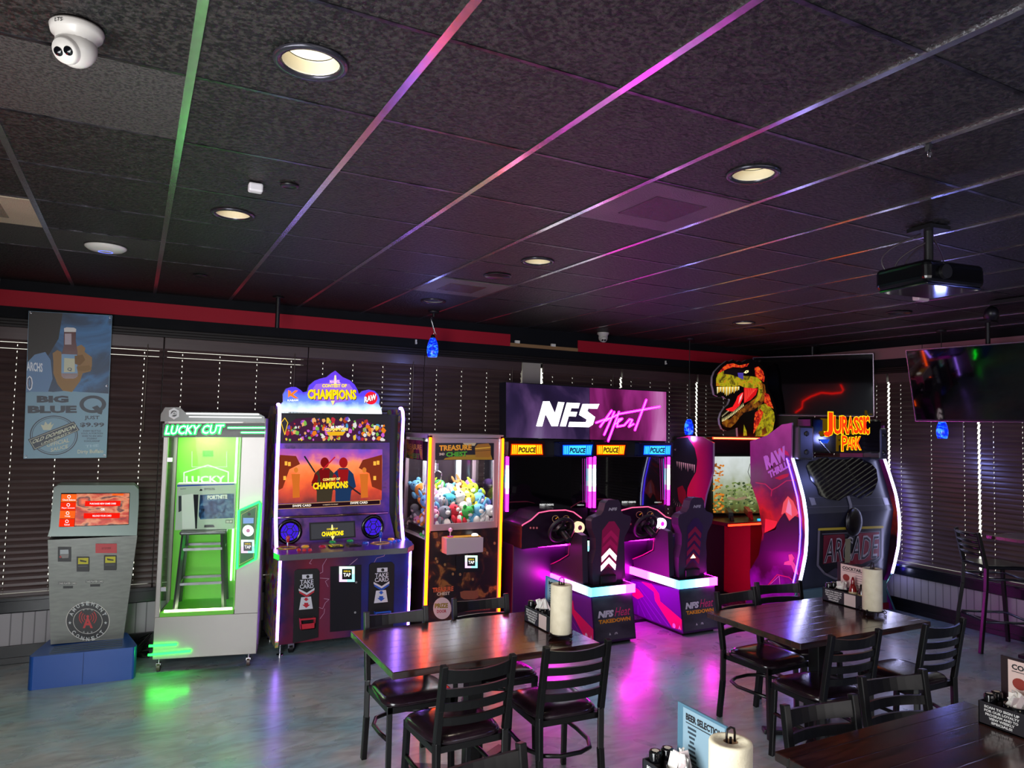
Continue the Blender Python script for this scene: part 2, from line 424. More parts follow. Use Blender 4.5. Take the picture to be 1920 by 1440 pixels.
wr = MB(); wall('r', wr, YF, YB, 0, .39, beam); wall('r', wr, YF, YB, .39, .53, navy); wall('r', wr, YF, YB, 2.66, ZC + .2, navy)
wall('r', wr, 6.45, YB, .53, 2.66, plaster); wall('r', wr, YF, .8, .53, 2.66, plaster)
struct(wr, 'wall_right')
wl = MB(); wl.box(XL - .12, XL, 5.4, YB, 0, ZC + .2, mat('#8e8a7c', .6)); wl.box(XL - .12, XL, YF, .6, 0, ZC + .2, plaster)
wl.box(XL - .12, XL, .6, 5.4, 2.5, ZC + .2, plaster); wl.box(XL - .12, XL, .6, 5.4, 0, .2, plaster); wl.box(XL - .14, XL - .10, .6, 5.4, .2, 2.5, mat('#9aa0a4', .4))
struct(wl, 'wall_left')
struct(MB().box(XL - .1, XR + .1, YF - .12, YF, 0, ZC + .2, mat('#3a3433', .7)), 'wall_front')
t = MB()
for a, b_ in ((XL, 3.60), (4.48, XR)): wall('b', t, a, b_, 2.83, 2.96, redp, .012, 0)
wall('b', t, 3.60, 4.48, 2.83, 2.868, mat('#8d6a45', .7), .010, 0)
for x, z in ((3.66, 2.868), (4.12, 2.864)): t.box(x, x + .055, YB - .02, YB, z, z + .03, WHITE)
struct(t, 'trim_2')
t = MB()
for a, b_ in ((YF, 3.3), (3.31, 3.62), (3.63, 4.9), (4.91, YB - .02)): wall('r', t, a, b_, 2.83, 2.96, pink, .012, 0)
struct(t, 'trim_3')
mould = mat('#150f0e', .5, 0, .3)
for kd, a, b_, nm in (('b', XL, XR, 'trim_4'), ('r', YF, YB, 'trim_5')):
    t = MB(); wall(kd, t, a, b_, 2.66, 2.685, mould, .05, 0); wall(kd, t, a, b_, 2.685, 2.71, mould, .035, 0); wall(kd, t, a, b_, 2.71, 2.735, mould, .02, 0)
    wall(kd, t, a, b_, .50, .53, sillm, .09, 0); wall(kd, t, a, b_, .40, .50, sillm, .03, 0)
    struct(t, nm, bevel=.004)
for kd, a, b_, nm in (('b', XL, XR - .02, 'baseboard_back'), ('r', YF, YB, 'baseboard_right')):
    t = MB(); wall(kd, t, a, b_, 0, .14, mat('#0e0e13', .35), .018, 0); wall(kd, t, a, b_, 0, .05, mat('#0e0e13', .35), .03, 0); struct(t, nm, bevel=.003)

# windows (frame and glass) and their slatted blinds
slat_m = noise_mat('dark_faux_wood', [(.3, '#3a2b2b'), (.7, '#4d3b3a')], 6, 4, .34, stretch=(.25, 3, 3))
cord_m = mat('#6b5d52', .7); wgl = glass_mat('window_glass', '#e8ecec', .05)
cells = [('b', B_EDGES[k], B_EDGES[k + 1]) for k in range(8) if k != 4] + [('r', R_EDGES[k + 1], R_EDGES[k]) for k in range(5)]
names = ['leftmost brown slatted blind, behind the blue sauce banner', 'brown slatted blind behind the green prize cabinet', 'brown slatted blind behind the purple fighting game',
         'brown slatted blind behind the claw machine', 'brown slatted blind behind the wide racing sign', 'brown slatted blind between two bright slits, right of the racing sign',
         'brown slatted blind behind the dinosaur head sign', 'dark blind on the right wall nearest the corner, behind the corner screen', 'blind on the right wall left of the bright slit behind the bar stool',
         'rightmost purple-lit blind, behind the bar stool and high table', 'blind on the right wall, beyond the picture', 'blind on the right wall, last towards the front']
for k, (kd, a, b_) in enumerate(cells):
    wf = MB()
    for z0, z1 in ((.53, .57), (2.62, 2.66)): wall(kd, wf, a, b_, z0, z1, BLACK, -.06, .11)
    wall(kd, wf, a, b_, .57, 2.62, wgl, -.085, .09)
    struct(wf, 'window_%d' % (k + 1))
    L_ = b_ - a; root = thing('window_blind', names[k], 'blind', ((a + b_) / 2, YB - .03, .53) if kd == 'b' else (XR - .03, (a + b_) / 2, .53), 0 if kd == 'b' else -PI / 2, 'slatted window blinds')
    hw = L_ / 2 - (.004 if kd == 'b' and k < 4 else .013)
    cords = [-hw + f * 2 * hw for f in ((.12, .37, .63, .88) if L_ > 1.05 else (.14, .5, .86))]
    sl = MB(); tilt = math.radians(24); z = .06; n = 0
    while z < 2.06:
        top3 = z > 1.92
        W_ = .0538 if top3 and kd == 'b' and k in (0, 1) else .060
        xs = [-hw] + [v for c in cords for v in (c - .0028, c + .0028)] + [hw]
        def piece(x0, x1, w0, w1):
            q = []
            for ww in (w0, w1):
                u_ = ww / .06
                for th in (0, .0035):
                    q.append((-.018 + ww * math.sin(tilt) - .013 * (u_ * (1 - u_)) + th, z - .03 + ww * math.cos(tilt)))
            sl.add([(x, y, zz) for x in (x0, x1) for y, zz in q], [(0, 1, 3, 2), (4, 6, 7, 5), (0, 4, 5, 1), (2, 3, 7, 6), (0, 2, 6, 4), (1, 5, 7, 3)], slat_m)
        piece(-hw, hw, 0, .021); piece(-hw, hw, .037, W_)
        for q in range(0, len(xs), 2): piece(xs[q], xs[q + 1], .021, .037)
        z += .0508; n += 1
    sl.build('slats', root)
    MB().box(-hw, hw, -.03, .012, 2.03, 2.13, slat_m).build('headrail', root, bevel=.003)
    MB().box(-hw, hw, -.03, .012, -.001, .026, slat_m).build('bottom_rail', root, bevel=.003)
    cb_ = MB()
    for c in cords: cb_.box(c + .004, c + .006, -.026, -.024, .02, 2.08, cord_m)
    cb_.tube([(hw - .12, -.04, 2.06), (hw - .125, -.042, 1.3)], .004, cord_m, 6)
    cb_.build('cord', root)

# ================================================================== CEILING THINGS
warm = glow('#fff0c8', 3.0); warmhot = glow('#fff0cc', 1.6); lenswarm = glow('#ffe6b0', 1.0)
for k, (x, y, lab, r) in enumerate(LIGHTS):
    o = thing('downlight', lab, 'ceiling light', (x, y, ZC), 0, 'recessed round downlights')
    MB().lathe([(r, .004), (r + .002, -.004), (r + .022, -.006), (r + .026, 0), (r + .026, .004)], mat('#3a3840', .25, .6)).build('trim_ring', o)
    bf = MB(); pr = []
    for q in range(7): zz = .004 + q * .006; rr_ = r - .001 - q * .0012; pr += [(rr_, zz), (rr_ - .003, zz + .004)]
    bf.lathe(pr, mat('#d8cfb4', .35)).build('baffle', o)
    bb = MB(); bb.lathe([(.0001, .043), (r - .011, .047)], lenswarm if k != 0 else warmhot); bb.build('lamp_lens', o)
    sp = bpy.data.lights.new('downlight_beam', 'SPOT'); sp.energy = 16; sp.spot_size = 2.3; sp.spot_blend = 1; sp.color = (1, .88, .68); sp.shadow_soft_size = .06
    so = bpy.data.objects.new('downlight_beam', sp); so.location = (x, y, ZC - .005); COL.objects.link(so)

def camera_dome(loc, rz, sc, lab, mark=False, tilt=.5):
    o = thing('security_camera', lab, 'camera', loc, rz, 'white dome cameras'); wm = mat('#b9b2ab', .3)
    MB().lathe([(.0001, 0), (.062 * sc, 0), (.064 * sc, -.006 * sc), (.060 * sc, -.022 * sc), (.05 * sc, -.03 * sc), (.047 * sc, -.05 * sc)], wm, n=36).build('mount', o)
    X = Matrix.Translation((0, 0, -.055 * sc)) @ Matrix.Rotation(tilt, 4, 'X')
    e = MB(); e.ball((0, 0, 0), .05 * sc, wm, 28, X); e.build('eyeball', o)
    f_ = MB()
    pr = [(.0001, -.052 * sc), (.031 * sc, -.051 * sc), (.034 * sc, -.044 * sc), (.036 * sc, -.03 * sc)]
    f_.lathe(pr, wm, n=28, X=X)
    for sx_ in (-1, 1): f_.lathe([(.0001, -.0545 * sc), (.011 * sc, -.0545 * sc), (.012 * sc, -.0515 * sc)], BLKGLOSS, (sx_ * .014 * sc, 0, 0), 18, X)
    f_.build('face', o)
    if mark:
        tm = MB(); v, f = text_mesh('LTS', .01)
        def onm(a, b_):
            th = -PI / 2 + (a - .5) * .34; return (.0648 * sc * math.cos(th), .0648 * sc * math.sin(th), -.018 * sc + b_ * .010 * sc)
        tm.add([onm(a, b_) for a, b_ in v], f, BLACK); tm.build('lettering', o)
    return o
camera_dome((-.19, 2.28, ZC), -.62, 1.05, 'large white dome security camera at the top left of the picture', True, -.95)
camera_dome((4.66, 6.70, ZC), -.4, 1.05, 'small white dome camera above the racing sign, far off', False, -.9)

o = thing('access_point', 'white saucer-shaped wireless access point on the ceiling at the left', 'access point', (-.21, 5.2, ZC))
MB().lathe([(.0001, -.034), (.05, -.033), (.10, -.022), (.118, -.008), (.12, 0), (.0001, 0)], mat('#d8dad2', .3), n=40).build('dome', o)
MB().lathe([(.036, -.0342), (.042, -.0338)], glow('#5a6cff', 2), n=36).build('status_ring', o)
o = thing('motion_sensor', 'small white sensor box on the ceiling beside a dark round patch', 'sensor', (.44, 3.4, ZC))
MB().cb((0, 0, -.02), (.062, .045, .04), mat('#cfc9cc', .4)).build('housing', o, bevel=.008)
o = thing('motion_sensor', 'small white sensor box just below the projector', 'sensor', (5.25, 3.36, ZC - .0))
MB().cb((0, 0, -.03), (.13, .06, .06), mat('#c9b0b4', .4)).build('housing', o, bevel=.012)
for x, y, r, lab in ((.58, 3.35, .04, 'flat black disc on the ceiling beside the white sensor box'), (.39, 5.85, .05, 'flat black disc on the ceiling above the green prize cabinet'),
                     (2.27, 4.6, .10, 'round black speaker grille with pink rim near the middle downlight'), (5.94, 4.0, .10, 'round dark speaker grille in front of the large tilted screen'),
                     (5.75, 5.5, .11, 'round dark speaker grille nearest the corner')):
    o = thing('ceiling_speaker', lab, 'speaker', (x, y, ZC), 0)
    MB().lathe([(.0001, -.003), (r - .012, -.003), (r - .01, -.006), (r, -.005), (r + .002, 0)], mat('#18161a', .35, .2), n=32).build('grille', o)

# square acrylic diffuser panels lying in the grid
def diffuser(i, j, lab, cols, es):
    x0, y0 = GX(i) + .014, GY(j) + .014; d = S2 - .028
    o = thing('ceiling_panel', lab, 'ceiling panel', (x0 + d / 2, y0 + d / 2, ZC))
    m = noise_mat('prismatic_panel', cols, 3, 2, .35, bump=.6, bscale=130)
    MB().box(-d / 2, d / 2, -d / 2, d / 2, -.001, .004, m).build('lens', o)
    m2 = noise_mat('prismatic_panel_middle', [(0, cols[0][1]), (1, cols[1][1])], 3, 2, .2, bump=.6, bscale=130, metal=.6)
    MB().box(-d * .26, d * .26, -d * .26, d * .26, -.003, 0, m2).build('middle_plate', o)
diffuser(3, 0, 'square diffuser panel, purple glow painted in its colour, beside the bright downlight', [(.3, '#3c2a38'), (.7, '#5b3c50')], 0)  # purple glow sits in the base colours; the panel emits nothing
diffuser(3, 4, 'square grey diffuser panel far off, near the blue pendant lamp', [(.3, '#4a4644'), (.7, '#6a6460')], 0)
diffuser(-2, 3, 'square cream diffuser panel at the left edge of the picture', [(.3, '#a59a82'), (.7, '#b8ad94')], 0)

# pole stub, binder clip
o = thing('ceiling_pole', 'short black pole hanging from the ceiling in front of the red band', 'pole', (1.07, 6.50, ZC))
MB().lathe([(.0001, -.006), (.05, -.006), (.05, 0), (.0001, 0)], BLACK).build('flange', o)
MB().cyl((0, 0, -.006), (0, 0, -.27), .019, BLACK).build('tube', o)
o = thing('binder_clip', 'small black binder clip with wire handles on the ceiling grid', 'clip', (2.56, 1.6, ZC))
q = MB(); q.prism([(-.012, -.008, 0), (.012, -.008, 0), (.003, 0, -.02), (-.003, 0, -.02)], (0, .016, 0), BLACK); q.build('body', o)
q = MB()
for s_ in (-1, 1): q.tube([(s_ * .004, 0, -.016), (s_ * .012, 0, -.03), (s_ * .010, 0, -.045), (s_ * .002, 0, -.045), (s_ * .003, 0, -.02)], .0012, CHROME, 6)
q.build('handle', o)

# projector
o = thing('ceiling_projector', 'black projector with hanging cables on a ceiling mount', 'projector', (3.60, 2.26, 2.68), math.radians(-8))
MB().box(-.20, .20, -.16, .16, .035, .15, BLKGLOSS).build('housing', o, bevel=.03, seg=4)
q = MB(); q.box(-.185, .185, -.145, .145, .025, .04, mat('#101018', .08)); q.build('bottom_cover', o, bevel=.01)
MB().cyl((-.09, -.158, .09), (-.09, -.178, .09), .035, BLACK, n=24).build('lens_barrel', o)
q = MB(); q.cyl((0, 0, .15), (0, 0, ZC - 2.68), .022, BLACK); q.cb((0, 0, .16), (.2, .16, .012), BLACK); q.cb((0, 0, ZC - 2.68 - .01), (.14, .14, .02), BLACK); q.build('ceiling_mount', o)
q = MB()
for a, b_, d in (((-.16, .1, .12), (-.03, .02, .33), .10), ((.02, .14, .15), (.03, .03, .3), .08), ((.16, .05, .15), (.04, 0, .3), .05), ((-.10, .12, .15), (-.02, 0, .28), .04)):
    a, b_ = Vector(a), Vector(b_); pts = []
    for k in range(9):
        t_ = k / 8; p = a.lerp(b_, t_); out = Vector((a.x, a.y, 0)).normalized() * d * math.sin(PI * t_); p += out; pts.append(p)
    q.tube(pts, .0045, mat('#3a3038', .35), 6)
q.build('cable', o)
# twin emergency spot heads
o = thing('twin_spot_lamp', 'pair of unlit black spot heads on a ceiling bar, right of the small sensor', 'spot lamp', (6.0, 3.1, ZC))
MB().cb((0, 0, -.02), (.10, .30, .04), BLACK).build('bar', o, bevel=.006)
for s_, an in ((1, .5), (-1, -.5)):
    X = Matrix.Translation((-.02, s_ * .15, -.10)) @ Matrix.Rotation(an, 4, 'X') @ Matrix.Rotation(-.5, 4, 'Y')
    q = MB(); q.lathe([(.0001, .05), (.03, .05), (.05, .02), (.055, -.03), (.05, -.032), (.0001, -.03)], BLKMET, X=X); q.cyl((-.02, s_ * .15, -.06), (0, s_ * .13, -.02), .008, BLACK); q.build('spot_head', o)

# blue glass pendants
blueglass = noise_mat('blue_swirl_glass', [(.36, '#0316b8'), (.52, '#0a35ff'), (.62, '#3f9dff'), (.70, '#0a35ff')], 9, 5, .15, emit=1.15, dist=2.2, stretch=(1, 1, 1.8))
def pendant(x, y, ztop, lab, chain=False, pw=2.5):
    o = thing('pendant_lamp', lab, 'pendant lamp', (x, y, ZC), 0, 'blue swirl glass pendant lamps')
    MB().lathe([(.0001, -.02), (.045, -.018), (.055, -.004), (.055, 0)], BLACK).build('canopy', o)
    zt = ztop - ZC; q = MB()
    if chain:
        q.cyl((0, 0, -.02), (0, 0, -.05), .012, BLACK)
        q.tube([(0, 0, -.05), (-.03, 0, -.07), (-.01, 0, -.11), (.02, 0, zt - .01 + .05), (.035, 0, zt + .02), (.02, 0, zt), (0, 0, zt)], .003, CHROME, 6)
        q.tube([(0, 0, -.05), (-.02, .01, -.09), (.01, 0, zt + .04), (.0, 0, zt)], .003, CHROME, 6)
    else: q.cyl((0, 0, -.02), (0, 0, zt), .004, BLACK, n=8)
    q.build('cord', o)
    MB().lathe([(.0001, zt + .02), (.014, zt + .018), (.024, zt - .012), (.02, zt - .02)], BLACK).build('cap', o)
    pr = [(.022, -.012), (.035, -.035), (.048, -.07), (.055, -.11), (.055, -.15), (.048, -.185), (.044, -.198)]
    MB().lathe([(r * .98, zt + z_) for r, z_ in pr], blueglass, n=32).build('glass_shade', o)
    MB().lathe([(.0001, zt - .19), (.043, zt - .19)], glow('#dff0ff', 4), n=32).build('bulb', o)
    point('pendant_bulb', (x, y, ztop - .24), pw, (.28, .32, 1))
pendant(2.50, 6.43, 2.80, 'blue swirl glass pendant lamp on twisted wire in front of the red band', True)
pendant(7.30, 4.46, 2.13, 'blue swirl glass pendant lamp hanging under the large tilted screen', pw=5)
pendant(5.80, 6.55, 2.10, 'blue glass pendant lamp half hidden beside the dinosaur jaw', pw=4)
pendant(4.9, .9, 2.3, 'added blue glass pendant lamp, unseen beyond the right edge, tinting the room blue', pw=24)  # added unseen lamp, gives the right side its blue-purple ambient
pendant(2.9, -.9, 2.3, 'added blue glass pendant lamp, unseen behind the camera, tinting the room blue', pw=14)  # another unseen lamp, added for the blue ambient

# ================================================================== PAYMENT KIOSK
def cmap(ox, oy, k):
    return lambda *pts: [(ox + x / k, oy + y / k) for x, y in pts]
k2 = cmap(0, 880, 1646 / 480); k3 = cmap(480, 680, 4); k4 = cmap(480, 960, 4); k5 = cmap(920, 690, 4); k6 = cmap(920, 930, 4); k7 = cmap(1240, 640, 4)
kb = cmap(0, 1000, 4.8); kd_ = cmap(1280, 660, 1694 / 200); kl = cmap(300, 880, 7.2); kc = cmap(740, 800, 1440 / 220); k1 = cmap(0, 560, 4); k8 = cmap(1240, 860, 4)
TAPF = mat('#101014', .3)
def tap_reader(mb, A, cx, cy, w_, l=1):
    """lit card reader: rainbow frame round a black face reading TAP"""
    h = w_ * 1.0
    for (x0, y0, x1, y1), c in (((-1, -1, 0, 0), '#e8fff4'), ((0, -1, 1, 0), '#c8ffe0'), ((-1, 0, 0, 1), '#f2c6ff'), ((0, 0, 1, 1), '#9ffcff')):
        A.rect(cx + x0 * w_ / 2, cy + y0 * h / 2, cx + x1 * w_ / 2, cy + y1 * h / 2, glow(c, 1.25), l)
    A.rect(cx - w_ * .32, cy - h * .34, cx + w_ * .32, cy + h * .34, TAPF, l + 1)
    A.text('SWIPE OR', (cx - w_ * .22, cy - h * .14), (cx + w_ * .22, cy - h * .14), h * .10, glow('#ffe23c', 1), l + 2)
    A.text('TAP', (cx - w_ * .24, cy + h * .16), (cx + w_ * .24, cy + h * .16), h * .24, glow('#ffffff', 1), l + 2)
KX, KY = -.24, 6.2
kio = thing('payment_kiosk', 'grey metal game-card payment kiosk with lit touch screen on a blue base', 'kiosk', (KX, KY, 0), 0)
blue = mat('#1f4fa0', .35)
q = MB()
base_b = [(-.57, 6.22), (.085, 6.19), (.10, 6.24), (.03, 6.62), (-.02, 6.66), (-.47, 6.68), (-.50, 6.64), (-.585, 6.25)]
q.prism([(x, y, 0) for x, y in base_b], (0, 0, .235), blue); q.build('plinth', kio, True, bevel=.012)
q = MB()
for y in (6.25, 6.30, 6.35, 6.40): q.box(-.47 + (y - 6.2) * .1, -.0 , y, y + .022, .2352, .2375, mat('#5d6576', .8))
q.build('grip_strip', kio, True)
q = MB(); q.box(-.249, -.246, 6.20, 6.206, .01, .23, mat('#122f66', .5)); q.build('seam', kio, True)
km = noise_mat('brushed_grey_steel', [(.3, '#626460'), (.7, '#6e706b')], 60, 3, .38, metal=.5, stretch=(.2, 1, 1))
hK = PY(6.47)
F = [hK(*p) for p in kb((455, 1000), (430, 60), (1236, 20), (1110, 945))]
q = MB(); q.prism(F, (0, .30, 0), km); q.build('lower_body', kio, True, bevel=.01)
# head: leans back a little
top_pts = k2((306, 432), (322, 380), (345, 118), (375, 102), (865, 102), (892, 130), (892, 215), (880, 425))
nH = Vector((0, -1, .22)).normalized(); p0 = Vector((0, 6.455, hK(90, 1006).z)); hH = plane(p0, nH)
q = MB(); q.prism([hH(*p) for p in top_pts], (0, .26, 0), mat('#6f7d78', .35, .45)); q.build('screen_head', kio, True, bevel=.008)
q = MB(); A = Art(q, hH, nH)
A.poly(k2((393, 152), (836, 150), (828, 356), (380, 372)), mat('#0b0b0c', .1), 1.5)
scr = noise_mat('kiosk_screen_picture', [(.3, '#5c0a08'), (.45, '#c2321a'), (.55, '#e08a60'), (.62, '#4a2a30'), (.75, '#f06a40')], 7, 3, .3, emit=.8, dist=.2, stretch=(1, 1, 2))
A.poly(k2((492, 158), (832, 154), (826, 352), (480, 366)), scr, 2.5)
red_ = glow('#f02a0c', 1.0); orange = glow('#ff5a1c', 1.1)
for k in range(4):
    y0 = 160 + k * 53; x0 = 396 - k * 4.5
    A.poly(k2((x0, y0), (x0 + 98, y0), (x0 + 94, y0 + 50), (x0 - 4, y0 + 50)), red_ if k % 2 else orange, 3)
wt = glow('#ffffff', 1)
for k, s_ in enumerate(('Check Balance', 'Player Account', 'Help', 'Cancel')):
    y0 = 202 + k * 53; x0 = 400 - k * 4.5; wd = 84 if k < 2 else 34
    A.text(s_, *k2((x0 + 44 - wd / 2, y0), (x0 + 44 + wd / 2, y0)), 3.2, wt, 4, .01)
    A.ring(*k2((x0 + 44, y0 - 26))[0], 3.2, 3.2, 1, wt, 4, 12)
for (x0, x1, y0, y1, tx) in ((548, 776, 204, 238, 'PURCHASE NEW GAME CARD'), (540, 772, 282, 316, 'RELOAD YOUR CARD')):
    A.poly(k2((x0, y0), (x1, y0 - 2), (x1 - 3, y1 - 2), (x0 - 3, y1)), glow('#e8180c', 1), 3)
    m0 = (x1 - x0) * (.13 if 'NEW' in tx else .24); A.text(tx, *k2((x0 + m0, y1 - 11), (x1 - m0, y1 - 12)), 3.2, wt, 4, .012)
A.text('OR', *k2((648, 266), (674, 266)), 4.6, wt, 4); A.poly(k2((722, 158), (795, 157), (793, 168), (720, 169)), orange, 3)
q.build('touch_screen', kio, True)
q = MB(); A = Art(q, hK)
def kbox(x0, y0, x1, y1, m, d, l=0):
    P = [hK(*p) for p in kb((x0, y0), (x1, y0), (x1, y1), (x0, y1))]; q.prism(P, (0, -d, 0), m)
kbox(522, 122, 640, 252, BLACK, .012)
A2 = Art(q, PY(6.457))
A2.poly(kb((540, 148), (616, 146), (618, 186), (540, 188)), glow('#aeb6b8', .5), .6); A2.poly(kb((536, 190), (620, 188), (616, 222), (560, 224)), mat('#8d8886', .5), .5); A2.disc(*kb((544, 212))[0], 2, 2, mat('#b02020', .4), 1)
q.build('card_reader', kio, True)
for x0, y0 in ((692, 210), (936, 198)):
    q = MB(); kbox(x0, y0, x0 + 110, y0 + 128, BLACK, .03); A2 = Art(q, PY(6.44))
    A2.poly(kb((x0 + 12, y0 + 12), (x0 + 104, y0 + 10), (x0 + 102, y0 + 66), (x0 + 10, y0 + 68)), mat('#c9c01a', .5), .6)
    A2.poly(kb((x0 + 26, y0 + 26), (x0 + 88, y0 + 38), (x0 + 84, y0 + 50), (x0 + 30, y0 + 44)), mat('#3b3a20', .5), 1.4)
    A2.poly(kb((x0 + 12, y0 + 82), (x0 + 96, y0 + 80), (x0 + 96, y0 + 90), (x0 + 10, y0 + 92)), mat('#2b2d30', .3), .8); q.build('bill_acceptor', kio, True)
q = MB(); kbox(860, 92, 1052, 176, mat('#c2242c', .4), .008); A2 = Art(q, PY(6.462)); A2.text('OUT OF ORDER', *kb((915, 146), (1000, 142)), 4, mat('#7a1418', .5), .8); q.build('red_plate', kio, True)
q = MB(); A = Art(q, hK)
for x0, y0 in ((568, 474), (812, 458)):
    A.poly(kb((x0, y0), (x0 + 90, y0 - 2), (x0 + 88, y0 + 20), (x0, y0 + 22)), BLACK, 1)
    A.poly(kb((x0 - 44, y0 - 38), (x0 + 120, y0 - 36), (x0 + 122, y0 - 12), (x0 - 42, y0 - 12)), mat('#5b5c5a', .5), .7)
    A.text('TAKE PLAYER CARD', *kb((x0 - 38, y0 - 15), (x0 + 118, y0 - 17)), 3.6, mat('#d6d6d0', .5), 1.5)
q.build('card_slot', kio, True)
q = MB(); A = Art(q, hK)
cx, cy = kb((790, 790))[0]
for r_, m in ((41, WHITE), (39.8, mat('#151518', .4)), (27.6, WHITE), (26.6, mat('#151518', .4))): A.disc(cx, cy, r_, r_ * .865, m, {41: 1, 39.8: 1.5, 27.6: 2, 26.6: 2.5}[r_], 48)
wl_ = mat('#c9cccb', .4); rd_ = mat('#c8383c', .4)
n_ = 9
A.arc('AMUSEMENT', cx, cy, 33.5, 195, 345, 7.5, wl_, 3); A.arc('CONNECT', cx, cy, 33.5, 150, 30, 7.5, wl_, 3, inside=True)
for s_ in (-1, 1):
    A.poly([(cx + s_ * 33.5 + 3.2 * (.45 if k % 2 else 1) * math.sin(k * PI / 5), cy + 3 - 3.2 * (.45 if k % 2 else 1) * math.cos(k * PI / 5)) for k in range(10)], wl_, 3)
    for r_ in (7, 11.5, 16):
        A.line([(cx + s_ * r_ * math.cos(a * .75), cy - 7 + r_ * .95 * math.sin(a * .75)) for a in (-1, -.5, 0, .5, 1)], 1.7, rd_, 3)
A.text('A', (cx - 9.5, cy + 13), (cx + 9.5, cy + 13), 20, rd_, 3.2, .03); A.disc(cx, cy - 9, 2.6, 2.6, rd_, 3.4, 12)
A.arc('***', cx, cy, 21.5, 240, 300, 4, wl_, 3); A.arc('***', cx, cy, 20.5, 120, 60, 4, wl_, 3)
q.build('round_emblem', kio, True)

# ================================================================== LUCKY CUT prize cabinet
LC = Vector((.21, 6.27, 0)); LE = Vector((.95, 6.11, 0)); lu = (LE - LC).normalized(); ln = Vector((lu.y, -lu.x, 0)); LW = (LE - LC).length
luk = thing('prize_cabinet', 'tall silver prize cabinet with bright green interior and LUCKY CUT neon header', 'arcade machine', ((LC + LE) / 2)[:], math.atan2(lu.y, lu.x))
hL = plane(LC, ln)
sil = mat('#a39e9a', .34, .35)
green_in = mat('#6fd436', .5)
D = .47
def lb(mb, x0, x1, y0, y1, z0, z1, m): mb.box(x0 - LW / 2, x1 - LW / 2, y0, y1, z0, z1, m)   # x from the left edge, y back from the front
q = MB()
lb(q, 0, LW, 0, D, .10, .42, sil); lb(q, 0, .035, .0, .03, .42, 1.98, sil); lb(q, 0, .03, D - .03, D, .42, 1.98, sil)
lb(q, LW - .18, LW, 0, D, .42, 1.98, sil); lb(q, 0, LW, 0, D, 1.88, 1.98, sil); lb(q, .03, LW, D - .02, D, .42, 1.9, sil)
q.build('cabinet_body', luk, bevel=.004)
q = MB(); lb(q, .035, LW - .18, D - .03, D - .021, .42, 1.88, green_in); lb(q, .035, LW - .185, .01, D - .03, .42, .45, green_in); lb(q, LW - .19, LW - .181, .02, D - .03, .45, 1.88, green_in)
q.build('green_lining', luk)
q = MB(); lb(q, .005, .011, .03, D - .03, .42, 1.88, glass_mat('lucky_side_glass', '#e4f5e6', .02)); q.build('side_glass', luk)
q = MB(); lb(q, .04, LW - .185, -.004, .002, .44, 1.87, glass_mat('door_glass', '#ffffff', .003, .04)); q.build('glass_door', luk)
q = MB()
for z in (.62, 1.62): lb(q, .035, .075, -.012, .004, z, z + .035, CHROME)
q.build('hinge', luk, bevel=.002)
q = MB(); lb(q, .06, LW - .2, .03, .045, .452, .464, glow('#f6ffd0', 9)); lb(q, .06, LW - .2, .03, .045, 1.862, 1.872, glow('#f0ffe0', 7)); q.build('light_strip', luk)
q = MB(); lb(q, LW - .225, LW - .20, .40, .42, .6, 1.85, glow('#e8fff4', 2.2)); lb(q, LW - .260, LW - .245, .40, .42, .6, 1.85, glow('#e8fff4', 1.4)); q.build('light_tube', luk)
hLb = plane(LC - ln * (D - .032), ln)
q = MB(); A = Art(q, hLb, ln)
lw_ = glow('#e8ffe0', .9)
A.text('LUCKY', *k1((1392, 1386), (1690, 1382)), 14, lw_, 1, .035)
A.line(k1((1380, 1395), (1380, 1305), (1560, 1248), (1712, 1300), (1712, 1382)), 2.4, lw_, 1)
A.line(k1((1440, 1145), (1440, 1262), (1700, 1262), (1700, 1145)), 1, lw_, 1); A.poly(k1((1520, 1140), (1600, 1140), (1600, 1185), (1520, 1185)), mat('#3a8a1c', .5), 1)
q.build('back_sign', luk, True)
q = MB(); A = Art(q, hL, ln)
A.poly([(305, 794), (497, 793), (496, 820), (304, 820)], mat('#31322f', .4), .5)
A.text('LUCKY CUT', (309, 815), (417, 813), 17, glow('#c8ffe0', 2.2), 3, .02, lean=4)
for dx, dy in ((-1.3, 0), (1.3, 0), (0, 1.3), (0, -1.3)): A.text('LUCKY CUT', (308.5 + dx, 815.5 + dy), (417.5 + dx, 813.5 + dy), 18, glow('#08ff38', 7), 2, .05, lean=4)
for p in (((428, 802), (496, 802)), ((453, 811), (496, 811))): A.line(p, 3.4, glow('#18ff40', 12), 2); A.line(p, 1.2, glow('#d8ffe8', 4), 3)
q.build('neon_header', luk, True)
q = MB(); crest = k1((1205, 920), (1208, 868), (1240, 815), (1352, 815), (1388, 850), (1935, 858), (1985, 885), (1985, 925))
P = [hL(*p) + ln * .012 for p in crest]; q.prism(P, -ln * .03, mat('#4f5250', .3, .4)); A = Art(q, plane(LC + ln * .0125, ln), ln)
cx, cy = k1((1305, 862))[0]
A.poly([(cx + 11 * math.sin(k * PI / 3), cy - 11 * math.cos(k * PI / 3)) for k in range(6)], mat('#e0e2e2', .4), 1); A.disc(cx, cy, 6, 6, mat('#303332', .4), 2)
A.line([(cx - 5, cy + 2), (cx, cy - 3), (cx + 5, cy - 1)], 2, mat('#e0e2e2', .4), 3); A.line([(cx - 5, cy + 4), (cx, cy + 1), (cx + 5, cy + 1)], 1.6, mat('#e0e2e2', .4), 3)
A.line(k1((1400, 862), (1940, 868)), 3, glow('#ffffff', .9), 1); A.line(k1((1420, 886), (1960, 892)), 2.4, glow('#ffffff', .9), 1)
q.build('top_crest', luk, True)
q = MB(); Hh = kl((1062, 560), (1340, 440), (1352, 470), (1290, 1215), (1040, 1345))
